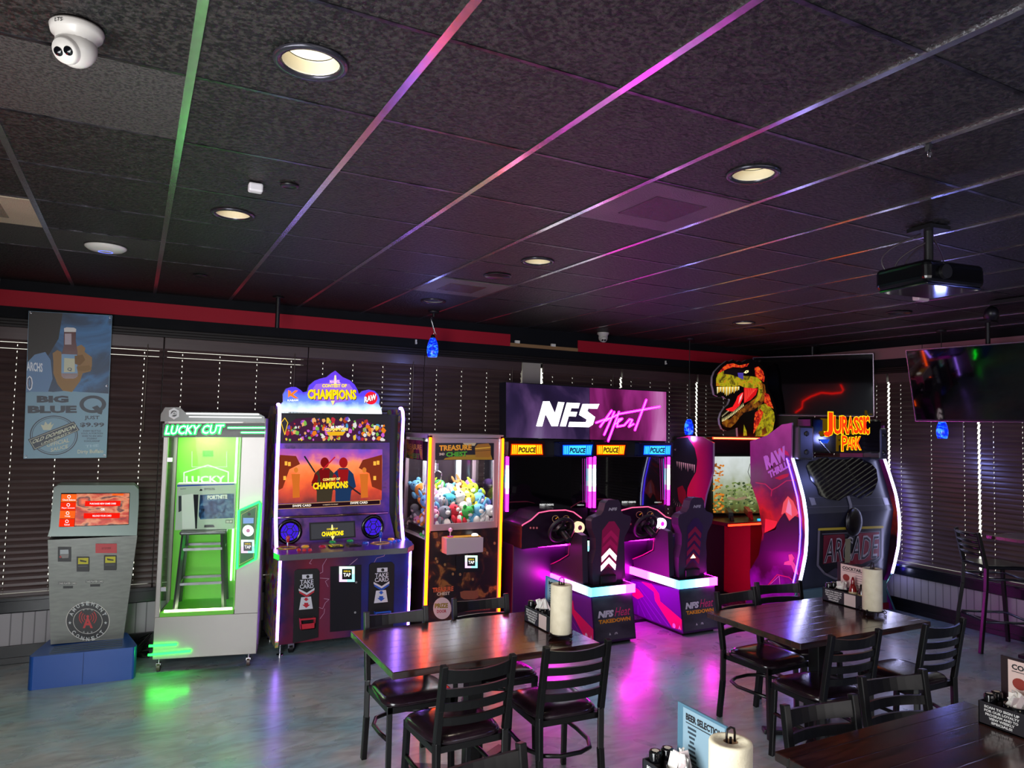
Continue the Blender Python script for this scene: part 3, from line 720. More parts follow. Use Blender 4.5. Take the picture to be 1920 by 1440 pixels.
P = [hL(*p) + ln * .035 for p in Hh]; q.prism(P, -ln * .035, mat('#0d5a2a', .4))
A = Art(q, plane(LC + ln * .035, ln), ln)
A.line(kl((1100, 610), (1300, 500), (1260, 1190), (1070, 1290)), .8, mat('#c9a860', .4), 1, True)
A.disc(*kl((1190, 828))[0], 10.5, 10.5, glow('#f4fff8', 1.5), 1); A.disc(*kl((1190, 828))[0], 3.6, 3.6, glow('#d090b0', .8), 2)
A.poly(kl((1122, 655), (1265, 655), (1262, 728), (1122, 732)), glow('#8fb4e8', .8), 1); A.disc(*kl((1203, 605))[0], 3, 3, BLACK, 1)
tap_reader(q, A, *kl((1185, 1040))[0], 25)
q.build('control_panel', luk, True)
q = MB(); q.tube([plane(LC + ln * .036, ln)(*p) for p in Hh], .009, glow('#10ff30', 14), 8, True); q.build('neon_outline', luk, True)
q = MB()
for a, b_ in (((958, 1136), (1136, 1126)), ((952, 1194), (1226, 1168))):
    a, b_ = k2(a, b_); q.tube([plane(LC + ln * .008, ln)(*a), plane(LC + ln * .008, ln)(*b_)], .009, glow('#10ff28', 16), 8)
q.build('neon_bar', luk, True)
for x, y in ((.04, .04), (LW - .06, .04), (.04, D - .05), (LW - .06, D - .05)):
    q = MB(); x -= LW / 2; q.cyl((x - .012, y, .034), (x + .012, y, .034), .034, mat('#5a4a44', .4)); q.cyl((x, y, .06), (x, y, .10), .009, CHROME); q.box(x - .016, x + .016, y - .02, y + .02, .05, .066, CHROME); q.build('caster', luk)
area('cabinet_light', (LC + LE)[:2] and ((LC + LE) / 2 - ln * .25 + Vector((-.08, 0, 1.84)))[:], ((LC + LE) / 2 - ln * .3)[:], .4, .3, 4.5, (.93, 1, .8))
# stool and boxed prize standing inside
def bar_stool_inner():
    c = (LC + LE) / 2 - lu * .075 - ln * .235
    o = thing('metal_stool', 'grey metal stool standing inside the green prize cabinet', 'stool', (c.x, c.y, .45), math.atan2(lu.y, lu.x) + .05)
    g_ = mat('#6c6e70', .25, .7); q = MB(); q.box(-.175, .175, -.15, .15, .585, .615, mat('#55585a', .2, .4)); q.build('seat', o, bevel=.012, seg=3)
    for x, y in ((-1, -1), (1, -1), (-1, 1), (1, 1)): q = MB(); q.bar((x * .18, y * .15, 0), (x * .145, y * .12, .585), .026, .026, g_); q.build('leg', o)
    q = MB()
    for z, s_ in ((.20, .97), (.47, .90)):
        for a, b_ in (((-1, -1), (1, -1)), ((1, -1), (1, 1)), ((1, 1), (-1, 1)), ((-1, 1), (-1, -1))): q.bar((a[0] * .17 * s_, a[1] * .14 * s_, z), (b_[0] * .17 * s_, b_[1] * .14 * s_, z), .02, .02, g_)
    q.build('stretcher', o); return o, c
_, c_ = bar_stool_inner()
o = thing('boxed_game_console', 'white and blue boxed game console displayed on the stool in the green cabinet', 'boxed console', (c_.x, c_.y, 1.068), math.atan2(lu.y, lu.x) + .05)
bx = MB(); bc = Vector((c_.x, c_.y, 0)) + ln * .02; rot = Matrix.Rotation(.05, 3, 'Z'); bu = rot @ lu; bn = rot @ ln
hB = plane(bc + bn * .06, bn); fr = [hB(*p) for p in kl((232, 215), (1005, 190), (1000, 790), (240, 820))]
zb = 1.068; zt = max(p.z for p in fr); xs_ = [(p - bc).dot(bu) for p in fr]
x0, x1 = min(xs_), max(xs_)
Pq = [bc + bu * x0 + bn * .06 + Vector((0, 0, zb)), bc + bu * x1 + bn * .06 + Vector((0, 0, zb)), bc + bu * x1 + bn * .06 + Vector((0, 0, zt)), bc + bu * x0 + bn * .06 + Vector((0, 0, zt))]
bx.prism(Pq, -bn * .12, mat('#b8c8b8', .8, 0, .04)); bx.build('carton', o, True, bevel=.002)
bx = MB(); A = Art(bx, hB, bn)
A.poly(kl((232, 215), (1005, 190), (1005, 206), (232, 232)), mat('#1d3fae', .8, 0, .04), 1)
A.text('PS5', *kl((600, 285), (745, 280)), 4.5, mat('#1c1c1e', .8, 0, .04), 1, .01); A.poly(kl((530, 292), (585, 290), (560, 262), (548, 262)), mat('#1c1c1e', .8, 0, .04), 1); A.text('SONY', *kl((275, 272), (355, 270)), 2, mat('#1c1c1e', .8, 0, .04), 1)
A.poly(kl((290, 350), (440, 330), (470, 350), (470, 800), (300, 805)), mat('#dfe8df', .8, 0, .04), 1); A.poly(kl((450, 340), (520, 340), (498, 800), (478, 800)), mat('#23252b', .8, 0, .04), 1.6); A.poly(kl((250, 360), (350, 352), (290, 420), (290, 560), (250, 580)), mat('#3a3f44', .8, 0, .04), .8)
artm = noise_mat('blue_game_art', [(.3, '#0c1626'), (.5, '#1c4a7c'), (.6, '#5a8ab0'), (.7, '#101c2c')], 18, 3, .85, dist=1, spec=.1)
A.poly(kl((540, 345), (1000, 325), (1000, 655), (545, 675), (520, 625)), artm, 1); A.text('FORTNITE', *kl((640, 408), (910, 396)), 8, mat('#f4f8f0', .8, 0, .04), 3, .06)
A.rect(*kl((885, 682))[0], *kl((980, 728))[0], mat('#1c1c1e', .8, 0, .04), 1); A.rect(*kl((892, 690))[0], *kl((932, 722))[0], mat('#d8d4cc', .8, 0, .04), 2); A.rect(*kl((940, 688))[0], *kl((974, 720))[0], mat('#d8d4cc', .8, 0, .04), 2)
A.poly(kl((600, 750), (720, 745), (740, 780), (595, 785)), mat('#202226', .8, 0, .04), 1)
bx.build('printed_front', o, True)

# ================================================================== CONTEST OF CHAMPIONS fighting cabinet
X0, X1, YC = 1.12, 2.29, 6.33
ch = thing('fighting_arcade_cabinet', 'wide purple fighting game cabinet with shaped lit topper and two joysticks', 'arcade machine', ((X0 + X1) / 2, 6.3, 0))
hC = PY(YC)
purp = noise_mat('purple_cabinet_print', [(.3, '#2b1457'), (.5, '#4a2386'), (.62, '#6d3a86'), (.7, '#2a1550')], 4, 5, .3, dist=1)
U0, U1 = 1.075, 2.195
prof = [(6.33, 2.07), (6.31, 2.0), (6.325, 1.7), (6.32, 1.4), (6.29, 1.15), (6.22, .95), (6.19, .90)]
side_out = [(6.42, 2.05)] + prof + [(6.88, .90), (6.88, 1.95), (6.7, 2.09), (6.42, 2.09)]
sideart = noise_mat('comic_side_print', [(.25, '#12204a'), (.38, '#b02030'), (.46, '#274fb8'), (.54, '#d0a040'), (.62, '#3f9a58'), (.72, '#d8d0c8')], 5, 4, .3, dist=2.5)
for x in (U0, U1 - .028):
    q = MB(); q.prism([(x, y, z) for y, z in side_out], (.028, 0, 0), sideart, side=BLKMET); q.build('side_panel', ch, True)
for x in (X0, X1 - .028): q = MB(); q.box(x, x + .028, 6.265, 6.88, .08, .89, sideart); q.build('lower_side_panel', ch, True)
q = MB(); q.box(U0 + .028, U1 - .028, 6.40, 6.86, .9, 2.04, BLACK); q.box(X0 + .028, X1 - .028, 6.40, 6.86, .12, .9, BLACK); q.build('cabinet_body', ch, True)
ledp = glow('#a070ff', 15)
for x in (U0 + .012, U1 - .012):
    q = MB(); q.tube([(x, 6.40, 2.10), (x, 6.36, 2.10)] + [(x, y - .010, z) for y, z in prof], .014, ledp, 8); q.build('edge_light', ch, True)
for x in (X0 + .014, X1 - .014):
    q = MB(); q.tube([(x, 6.258, .14), (x, 6.258, .84)], .011, ledp, 8); q.build('edge_light', ch, True)
# screen bezel, header, lower speakers
def slab(mb, h, pts, d, m, **k): mb.prism([h(*p) for p in pts], (0, d, 0), m, **k)
q = MB(); slab(q, hC, k3((145, 605), (1002, 600), (1000, 1130), (130, 1160)), .06, purp); q.build('screen_bezel', ch, True, bevel=.004)
zA, zB = hC(600, 840).z, hC(600, 945).z
q = MB(); A = Art(q, hC)
A.poly(k3((160, 645), (948, 650), (942, 1030), (158, 1058)), ramp_mat('battle_screen', [(0, '#6a1c1a'), (.25, '#c83a18'), (.5, '#ff6a20'), (.68, '#ff8a4a'), (.82, '#b04aa0'), (1, '#5a3ac0')], 'z', zB - .02, zA + .02, .95, noise=.45, nscale=9), 1)
for pts in (((160, 690), (300, 700), (330, 760), (250, 800), (200, 940), (160, 960)), ((945, 690), (800, 730), (770, 790), (850, 830), (870, 930), (943, 960))):
    A.poly(k3(*pts), glow('#8a3420', .7), 1.5)
for x, y in ((215, 740), (240, 745), (205, 850), (880, 740), (905, 735), (880, 850)): A.rect(*k3((x, y))[0], *k3((x + 20, y + 30))[0], glow('#ffb040', 1), 2)
for hx_, c1_, c2_ in ((515, '#8a1418', '#4a4030'), (655, '#b01c20', '#24406a')):
    A.poly(k3((hx_ - 75, 830), (hx_ - 30, 790), (hx_ + 30, 790), (hx_ + 75, 835), (hx_ + 95, 930), (hx_ + 60, 960), (hx_ + 50, 1040), (hx_ - 60, 1045), (hx_ - 60, 960), (hx_ - 100, 920)), glow(c2_, .6), 1.8); A.poly(k3((hx_ - 45, 800), (hx_ + 40, 800), (hx_ + 30, 900), (hx_ - 30, 900)), glow(c1_, .6), 2)
    A.disc(*k3((hx_, 750))[0], 8, 10, glow(c1_, .7), 2.1, 16); A.poly(k3((hx_ - 100, 900), (hx_ - 70, 830), (hx_ - 50, 850), (hx_ - 60, 950)), glow(c1_, .6), 2.2)
for x_ in (300, 812): A.disc(*k3((x_, 805))[0], 4, 5, glow('#e08030', .8), 1.8, 12); A.poly(k3((x_ - 35, 835), (x_ + 30, 835), (x_ + 25, 920), (x_ + 28, 1010), (x_ - 25, 1015), (x_ - 25, 920)), glow('#d87028', .8), 1.8)
A.line(k3((365, 705), (440, 820)), 3, glow('#2c2f38', .6), 2.2); A.line(k3((590, 710), (500, 800)), 2.4, glow('#d02030', .8), 2.2); A.line(k3((690, 920), (780, 985)), 3, glow('#3a2a30', .6), 2.2)
for a, b_, h_, t_, c, l in (((430, 955), (694, 942), 13, 'CHAMPIONS', '#3a2400', 3), ((426, 952), (690, 939), 13, 'CHAMPIONS', '#ffd21c', 4), ((500, 888), (630, 880), 5, 'CONTEST OF', '#ffe070', 4)): A.text(t_, *k3(a, b_), h_, glow(c, 1), l, .05)
A.poly(k3((158, 1065), (930, 1030), (930, 1062), (158, 1098)), glow('#2a1420', .6), 2); A.line(k3((158, 1065), (930, 1030), (930, 1062), (158, 1098)), .8, glow('#d8a060', .9), 3, True)
A.text('SWIPE CARD', *k3((273, 1083), (413, 1077)), 4.2, glow('#fff4e8', 1), 4); A.text('SWIPE CARD', *k3((706, 1061), (836, 1056)), 4.2, glow('#fff4e8', 1), 4)
A.text('2 CREDITS TO START', *k3((500, 1070), (615, 1065)), 2, glow('#e8c8b0', .8), 4)
q.build('game_screen', ch, True)
q = MB(); slab(q, PY(6.34), k3((150, 383), (1012, 395), (1008, 600), (140, 607)), .06, BLACK); q.build('header_box', ch, True)
q = MB(); A = Art(q, PY(6.34))
R2 = random.Random(3)
cols = ['#f08020', '#c03040', '#d060d0', '#f0c840', '#e8e4e0', '#6a50c0', '#b04020', '#50a0d0', '#80c050', '#f4b070']
A.poly(k3((200, 590), (230, 470), (300, 420), (420, 410), (540, 440), (600, 425), (700, 440), (800, 415), (880, 460), (940, 560), (990, 590)), glow('#5a2c50', .5), 1)
for k in range(170):
    cx, cy = R2.uniform(215, 960), 0; top = 420 + 60 * abs((cx - 590) / 380) ** 3; cy = R2.uniform(top, 582); r_ = R2.uniform(8, 24); n_ = R2.choice((4, 5, 6))
    a0 = R2.uniform(0, 6); A.poly(k3(*[(cx + r_ * R2.uniform(.5, 1) * math.cos(a0 + 2 * PI * i / n_), min(588, cy + r_ * R2.uniform(.6, 1.2) * math.sin(a0 + 2 * PI * i / n_))) for i in range(n_)]), glow(R2.choice(cols), .8), 1.5 + k * .012)
A.line(k3((188, 450), (215, 540), (238, 450), (215, 415)), 1.4, glow('#f0c030', 1), 4, True)
A.text('85 NEW', *k3((560, 494), (660, 492)), 5, glow('#ffffff', 1), 5, .04); A.text('CHAMPIONS', *k3((516, 512), (690, 510)), 5.5, glow('#ffe060', 1), 5, .05); A.poly(k3((524, 518), (672, 516), (650, 545), (545, 548)), glow('#e8b020', .9), 5)
q.build('header_print', ch, True)
T = k3((155, 378), (172, 330), (205, 290), (203, 235), (225, 195), (265, 182), (300, 183), (335, 205), (352, 222), (385, 216), (398, 170), (440, 135), (480, 120), (530, 108), (565, 78), (595, 60), (625, 86), (650, 108), (705, 132), (740, 165), (762, 205), (772, 235), (800, 212), (845, 202), (890, 212), (918, 240), (928, 275), (922, 310), (940, 345), (945, 385))
hT = PY(6.40); za, zb_ = hT(600, 775).z, hT(620, 698).z
q = MB(); q.prism([hT(*p) for p in T], (0, .03, 0), ramp_mat('topper_glow_print', [(0, '#f4fbff'), (.16, '#c8e4ff'), (.30, '#5a7cf0'), (.5, '#4a30d8'), (1, '#5a2ad0')], 'z', za, zb_, 1.15, noise=.35, nscale=8), side=mat('#d8d8ff', .3))
A = Art(q, hT)
A.poly(k3((595, 85), (615, 150), (700, 160), (740, 215), (700, 285), (600, 300), (575, 325), (560, 290), (440, 285), (400, 230), (450, 160), (570, 150)), glow('#9a6ae8', .9), 1)
for t_, a, b_, h_, c, l in (('CHAMPIONS', (390, 280), (756, 283), 20, '#3a1c00', 2), ('CHAMPIONS', (386, 275), (752, 278), 19, '#ffd81c', 3), ('CONTEST OF', (495, 186), (680, 186), 6.5, '#ffdf50', 3), ('MARVEL', (552, 154), (632, 154), 6, '#f0b8f0', 3)): A.text(t_, *k3(a, b_), h_, glow(c, 1), l, .05)
A.poly(k3((588, 95), (600, 95), (604, 165), (584, 165)), glow('#f4e0b0', 1), 2.5); A.poly(k3((560, 285), (590, 285), (576, 325)), glow('#ffe890', 1), 3.5)
A.poly(k3((240, 205), (262, 215), (262, 232), (292, 208), (316, 208), (278, 240), (318, 268), (290, 268), (258, 248), (240, 262)), glow('#ff7a28', 1.1), 2); A.text('KABAM', *k3((236, 290), (316, 288)), 3.6, glow('#ffffff', 1), 2, .03)
A.disc(*k3((862, 266))[0], 12, 12, glow('#f01c30', 1), 1.5); A.text('RAW', *k3((815, 305), (905, 280)), 12, glow('#1a1a30', .6), 2, .06); A.text('RAW', *k3((812, 301), (902, 276)), 11, glow('#ffffff', 1.1), 3, .04)
q.build('topper', ch, True)
# speaker shelf under the screen
hS = PY(6.31)
q = MB(); slab(q, hS, k3((125, 1165), (1000, 1125), (1040, 1300), (1040, 1400), (115, 1400)), .08, purp); q.build('speaker_shelf', ch, True)
q = MB(); q.tube([hS(*p) + Vector((0, -.012, 0)) for p in k3((135, 1165), (300, 1155), (320, 1155), (600, 1145), (985, 1125))], .010, mat('#6a5a50', .2, .9), 8); q.build('chrome_rail', ch, True)
for cx, cy in k3((252, 1268), (878, 1230)):
    c = hS(cx, cy); q = MB(); X = Matrix.Translation(c) @ Matrix.Rotation(PI / 2, 4, 'X')
    q.lathe([(.072, 0), (.088, .012), (.104, .008), (.108, 0)], BLKGLOSS, n=36, X=X)
    q.build('speaker_ring', ch, True); q = MB()
    q.lathe([(.0001, .004), (.074, .004)], glow('#4020d8', .9), n=36, X=X)
    for k in range(6):
        a = k * PI / 3; d0 = Vector((math.cos(a), 0, math.sin(a))); d1 = Vector((math.cos(a + PI / 3), 0, math.sin(a + PI / 3))); o_ = Vector((0, -.008, 0))
        q.bar(c + o_ + d0 * .03, c + o_ + d1 * .03, .006, .006, BLACK, (0, 1, 0)); q.bar(c + o_ + d0 * .03, c + o_ + d0 * .075, .006, .006, BLACK, (0, 1, 0)); q.bar(c + o_ + d0 * .056, c + o_ + d1 * .056, .004, .004, BLACK, (0, 1, 0))
    q.build('speaker_grille', ch, True)
q = MB(); A = Art(q, hS); A.poly(k3((398, 1200), (742, 1185), (748, 1310), (402, 1335)), BLACK, 1); A.poly(k3((412, 1212), (732, 1197), (736, 1300), (414, 1325)), glow('#4a4a50', .6), 2)
A.text('CHAMPIONS', *k3((492, 1304), (656, 1294)), 9, glow('#ffe21c', 1), 3, .05); A.text('CONTEST OF', *k3((530, 1255), (612, 1250)), 3, glow('#ffe21c', 1), 3, .03); A.poly(k3((566, 1215), (574, 1215), (580, 1255), (562, 1255)), glow('#fff0a0', 1), 3); A.poly(k3((560, 1300), (590, 1300), (575, 1330)), glow('#fff0a0', 1), 4)
q.build('marquee_screen', ch, True)
# control deck
zd = .925; hD = PZ(zd)
dk = [hD(*p) for p in ((507, 1022), (513, 1036), (524, 1041), (765, 1027), (776, 1021), (762, 1005))]
dk[0].y = dk[-1].y = 6.36; dk[0].x = X0 - .04; dk[-1].x = X1 - .03
deckm = ramp_mat('deck_print', [(0, '#7a1c3a'), (.4, '#5a3a6a'), (.6, '#3a2f7a'), (1, '#2a3aa0')], 'x', -.55, .6, 0, .25)
q = MB(); q.prism([p for p in dk], (0, 0, -.045), deckm, side=mat('#8a8a92', .2, .8)); q.build('control_deck', ch, True, bevel=.006)
cd_ = {'#e8402c': 'red', '#f0a020': 'orange'}
for (x, y), c in zip(k4((237, 270), (933, 235)), ('#c02c30', '#2048c8')):
    p = hD(x, y); q = MB(); n_ = 6
    q.tube([(p.x + .085 * math.cos(k * PI / 3), p.y + .06 * math.sin(k * PI / 3), zd + .002) for k in range(6)], .006, mat('#c8963c', .3, .4), 6, True)
    q.lathe([(.0001, .004), (.025, .002), (.027, 0)], BLACK, (p.x, p.y, zd)); q.cyl((p.x, p.y, zd), (p.x, p.y, zd + .05), .006, CHROME); q.lathe([(.0001, .10), (.012, .097), (.017, .085), (.013, .06), (.007, .045)], mat(c, .3), (p.x, p.y, zd)); q.build('joystick', ch, True)
for pts, c, r_ in ((((368, 262),), '#f0b410', .03), (((320, 288), (362, 290), (404, 288)), '#d02020', .013), (((498, 262),), '#b81c28', .028), (((574, 228), (706, 218)), '#10a848', .028), (((822, 236),), '#1450c8', .026), (((1012, 207),), '#f0b410', .028), (((1008, 230), (1040, 226), (1072, 221)), '#2060e8', .013)):
    for x, y in k4(*pts): p = hD(x, y); q = MB(); q.lathe([(r_ + .004, 0), (r_ + .003, .006), (r_, .008), (r_ * .9, .015), (.0001, .016)], mat(c, .2, coat=.5), (p.x, p.y, zd), 20); q.build('push_button', ch, True)
for x, y in k4((597, 262), (730, 252)):
    p = hD(x, y); q = MB(); q.box(p.x - .055, p.x + .055, p.y - .06, p.y + .05, zd, zd + .012, BLKGLOSS); q.box(p.x - .03, p.x + .03, p.y - .03, p.y + .02, zd + .012, zd + .016, mat('#8a8a90', .2, .9)); q.build('card_swipe', ch, True, bevel=.004)
# lower front
hF = PY(6.27)
low = bpy.data.materials.new('lightning_print'); low = ramp_mat('lightning_print', [(0, '#1c0c2c'), (.22, '#7c1c34'), (.42, '#6a2848'), (.58, '#2c1c58'), (.75, '#202c88'), (1, '#141a50')], 'x', -.55, .55, 0, .3, noise=.3, nscale=5)
q = MB(); q.box(X0 + .028, X1 - .028, 6.27, 6.40, .10, .88, low); q.build('front_panel', ch, True)
q = MB(); A = Art(q, hF)
for pts in (((430, 340), (400, 385), (415, 390)), ((530, 350), (500, 400), (500, 450), (480, 460)), ((480, 495), (548, 500), (520, 520), (540, 560)), ((470, 715), (500, 725), (520, 680), (548, 655), (510, 650)), ((480, 800), (510, 760), (515, 725)), ((970, 310), (960, 330), (905, 345), (880, 390)), ((700, 400), (760, 350))): A.line(k4(*pts), .8, mat('#c79ab8', .4), 1)
q.build('lightning_decal', ch, True)
for (x, y0, c) in ((390, 0, '#c02838'), (952, -50, '#2858c0')):
    q = MB(); hP = PY(6.252)
    q.prism([hP(*p) for p in k4((x - 100, 448 + y0), (x - 80, 432 + y0), (x + 70, 430 + y0 - 4), (x + 86, 445 + y0), (x + 76, 940 + y0), (x - 112, 985 + y0))], (0, .02, 0), BLACK); q.build('dispenser_plate', ch, True, bevel=.004)
    q = MB(); A = Art(q, hP); wt_ = mat('#d8d8e0', .4)
    A.poly(k4((x - 44, 470 + y0), (x + 34, 466 + y0), (x + 34, 498 + y0), (x - 44, 502 + y0)), wt_, 1.5); A.disc(*k4((x - 2, 484 + y0))[0], 3, 3, BLACK, 2.5)
    A.text('TAKE', *k4((x - 60, 542 + y0), (x + 40, 536 + y0)), 8, wt_, 2); A.text('CARD', *k4((x - 62, 576 + y0), (x + 42, 570 + y0)), 8, wt_, 2)
    A.poly(k4((x - 70, 574 + y0), (x - 10, 606 + y0), (x + 48, 568 + y0), (x + 48, 585 + y0), (x - 10, 622 + y0), (x - 70, 590 + y0)), wt_, 2); A.poly(k4((x - 66, 592 + y0), (x - 10, 624 + y0), (x + 46, 588 + y0), (x + 46, 600 + y0), (x - 10, 640 + y0), (x - 66, 606 + y0)), mat(c, .4), 2)
    A.poly(k4((x - 52, 640 + y0), (x + 22, 634 + y0), (x + 36, 724 + y0), (x - 68, 734 + y0)), wt_, 2)
    for k, (yy, s_) in enumerate(((640, .8), (676, 1.2))): A.poly(k4(*[(x - 14 + a * 28 * s_, yy + y0 + b_ * 34 * s_) for a, b_ in ((-.45, .1), (.45, .1), (.45, .45), (.9, .45), (0, 1.05), (-.9, .45), (-.45, .45))]), mat(c, .4), 3)
    q.build('dispenser_print', ch, True)
    q = MB(); P = [hP(*p) for p in k4((x - 68, 795 + y0), (x + 46, 785 + y0), (x + 42, 862 + y0), (x - 60, 874 + y0))]
    cm = mat(c, .35); a, b_, c_, d = P; o_ = Vector((0, -.055, 0)); q.bar(a + o_, b_ + o_, .012, .012, cm); q.prism([d + o_, c_ + o_, c_ + (b_ - c_) * .55 + o_, d + (a - d) * .55 + o_], (0, .006, 0), cm)
    q.prism([a, a + o_, d + o_, d], (.006, 0, 0), cm); q.prism([b_, b_ + o_, c_ + o_, c_], (-.006, 0, 0), cm); q.prism([d, c_, c_ + o_, d + o_], (0, 0, .006), cm); q.build('card_tray', ch, True)
q = MB(); hP = PY(6.26); q.prism([hP(*p) for p in k4((560, 410), (790, 396), (786, 880), (556, 900))], (0, .012, 0), mat('#0c0a14', .35)); q.cyl(hP(*k4((750, 526))[0]) + Vector((0, -.008, 0)), hP(*k4((750, 526))[0]), .01, CHROME); q.cyl(hP(*k4((742, 752))[0]) + Vector((0, -.008, 0)), hP(*k4((742, 752))[0]), .01, CHROME); q.build('coin_door', ch, True)
q = MB(); A = Art(q, PY(6.25)); tap_reader(q, A, *k4((682, 466))[0], 29); q.build('card_reader', ch, True)
for x in (X0 + .05, X1 - .05):
    for y in (6.31, 6.8): q = MB(); q.cyl((x, y, .0), (x, y, .012), .028, CHROME); q.cyl((x, y, .01), (x, y, .1), .008, CHROME); q.build('levelling_foot', ch, True)
q = MB(); q.cyl((X0 + .13, 6.36, .035), (X0 + .16, 6.36, .035), .035, BLACK); q.box(X0 + .12, X0 + .17, 6.34, 6.38, .04, .1, CHROME); q.build('caster', ch, True)

# ================================================================== TREASURE CHEST claw machine
WX0, WX1, WY0, WY1, WZ = 2.40, 3.17, 6.20, 6.85, 1.86
cl = thing('claw_machine', 'pink-grey claw machine full of plush toys with orange lit edges', 'claw machine', ((WX0 + WX1) / 2, WY0, 0))
cf = mat('#a8929a', .35, .3); hW = PY(WY0)
q = MB(); q.box(WX0 + .02, WX1 - .02, WY0 + .01, WY1, .08, 1.0, mat('#1c0f16', .3)); q.build('lower_cabinet', cl, True)
gold = noise_mat('treasure_print', [(.50, '#140a10'), (.58, '#3a1c12'), (.66, '#8a5a28'), (.75, '#3a1c12')], 7, 4, .3, dist=1)
q = MB(); q.box(WX0 + .04, WX1 - .04, WY0, WY0 + .012, .10, .985, gold); A = Art(q, hW)
for k in range(16): A.disc(R_.uniform(813, 930), R_.uniform(1015, 1090), 2.2, 2.8, mat('#8a6a3c', .4), 1, 10)
q.build('front_print', cl, True)
fw = MB(); F1 = k = kc((425, 130), (1310, 130), (1270, 1240), (430, 1310)); I1 = kc((490, 410), (1222, 410), (1215, 1160), (480, 1205))
def frame(mb, h, outer, inner, d, m):
    n = len(outer)
    for i in range(n):
        j = (i + 1) % n; mb.prism([h(*outer[i]), h(*outer[j]), h(*inner[j]), h(*inner[i])], (0, d, 0), m)
frame(fw, hW, kc((438, 140), (1275, 140), (1262, 1235), (430, 1300)), kc((500, 200), (1222, 200), (1215, 1160), (480, 1205)), .025, cf); fw.build('window_frame', cl, True)
q = MB(); q.box(WX0, WX1, WY0, WY1, WZ - .03, WZ + .012, cf)
for x, y in ((WX0, WY0), (WX1 - .035, WY0), (WX0, WY1 - .035), (WX1 - .035, WY1 - .035)): q.box(x, x + .035, y, y + .035, .08, WZ, cf)
q.box(WX0, WX1, WY1 - .012, WY1, 1.0, WZ, mat('#2a2228', .12)); q.build('frame_post', cl, True, bevel=.003)
q = MB(); q.box(WX0 + .03, WX1 - .03, WY0 + .012, WY0 + .018, 1.02, 1.80, GLASS); q.build('front_glass', cl, True)
for x in (WX0 + .004, WX1 - .010): q = MB(); q.box(x, x + .006, WY0 + .04, WY1 - .03, .92, 1.82, GLASS); q.build('side_glass', cl, True)
q = MB(); q.box(WX0 + .012, WX1 - .012, WY0 + .03, WY1 - .014, .90, .93, WHITE); q.build('prize_floor', cl, True)
q = MB(); q.box(WX0 + .008, WX0 + .010, WY0 + .05, WY1 - .05, 1.62, 1.80, mat('#1c0f16', .3)); Z1 = PX(WX0 + .003); A = Art(q, Z1, (-1, 0, 0))
A.poly([(758, 823), (793, 826), (793, 862), (758, 858)], noise_mat('side_header_print', [(.3, '#140a14'), (.5, '#7a2c50'), (.62, '#d08a30'), (.7, '#301830')], 9, 3, .3), 1); A.text('TREASURE', (760, 841), (791, 844), 10, mat('#d89a50', .4), 2); A.text('CHEST', (762, 857), (788, 860), 9, mat('#5a8a3c', .4), 2)
q.build('side_header', cl, True)
q = MB(); A = Art(q, PY(WY0 + .008))
A.rect(*kc((500, 200))[0], *kc((1222, 410))[0], mat('#1a1014', .3), 1)
A.poly(kc((620, 385), (840, 345), (1180, 345), (1200, 405), (600, 405)), mat('#b08a1c', .4), 1.5); A.poly(kc((835, 200), (1000, 200), (980, 235), (860, 230)), mat('#d8c8a0', .4), 1.6)
A.poly(kc((985, 250), (1020, 215), (1150, 205), (1178, 240), (1178, 350), (1160, 375), (990, 375)), mat('#a8741c', .4), 1.7); A.line(kc((990, 270), (1170, 255)), 2, mat('#f0c840', .4), 2.2); A.line(kc((990, 300), (1170, 290)), 1, mat('#5a3410', .4), 2.2)
for t_, a, b_, h_, c, l in (('TREASURE', (548, 300), (946, 290), 11, '#7a3c08', 2), ('TREASURE', (544, 297), (942, 287), 10.5, '#ffb428', 3), ('CHEST', (634, 374), (890, 366), 9.5, '#143c08', 2), ('CHEST', (630, 370), (886, 362), 9, '#58c030', 3), ('2ND', (545, 352), (612, 350), 4.5, '#d8d0c8', 2)): A.text(t_, *kc(a, b_), h_, mat(c, .4), l, .04)
q.build('front_header', cl, True)
for x, wd in ((WX0 + .01, .026), (WX1 - .012, .018)):
    q = MB(); q.box(x - wd / 2, x + wd / 2, WY0 - .02, WY0, .12, WZ - .02, glow('#ff4c02', 15)); q.build('edge_light', cl, True, bevel=.006)
q = MB()
for x in (WX0 + .20, WX1 - .22): q.box(x, x + .045, WY1 - .05, WY1 - .015, .93, 1.83, mat('#c8ccd8', .3))
q.build('back_post', cl, True)
q = MB(); q.box(WX0 + .05, WX1 - .05, WY0 + .05, WY0 + .07, 1.815, 1.825, glow('#f4f6ff', 6)); q.build('light_strip', cl, True)
area('claw_light', ((WX0 + WX1) / 2, (WY0 + WY1) / 2, 1.81), ((WX0 + WX1) / 2, (WY0 + WY1) / 2, 1), .6, .5, 17, (.95, .96, 1))
q = MB(); c = Vector((WX0 + .24, WY0 + .42, 1.55)); q.box(WX0 + .04, WX1 - .04, c.y - .02, c.y + .02, 1.76, 1.79, CHROME); q.cyl(c, c + Vector((0, 0, .2)), .005, CHROME); q.cyl(c - Vector((0, 0, .05)), c + Vector((0, 0, .03)), .03, CHROME)
for k in range(3):
    a = k * 2.1; d = Vector((math.cos(a), math.sin(a), 0)); q.tube([c - Vector((0, 0, .04)) + d * .02, c - Vector((0, 0, .07)) + d * .07, c - Vector((0, 0, .13)) + d * .06, c - Vector((0, 0, .17)) + d * .01], .006, CHROME, 6)
q.build('claw', cl, True)
q = MB()
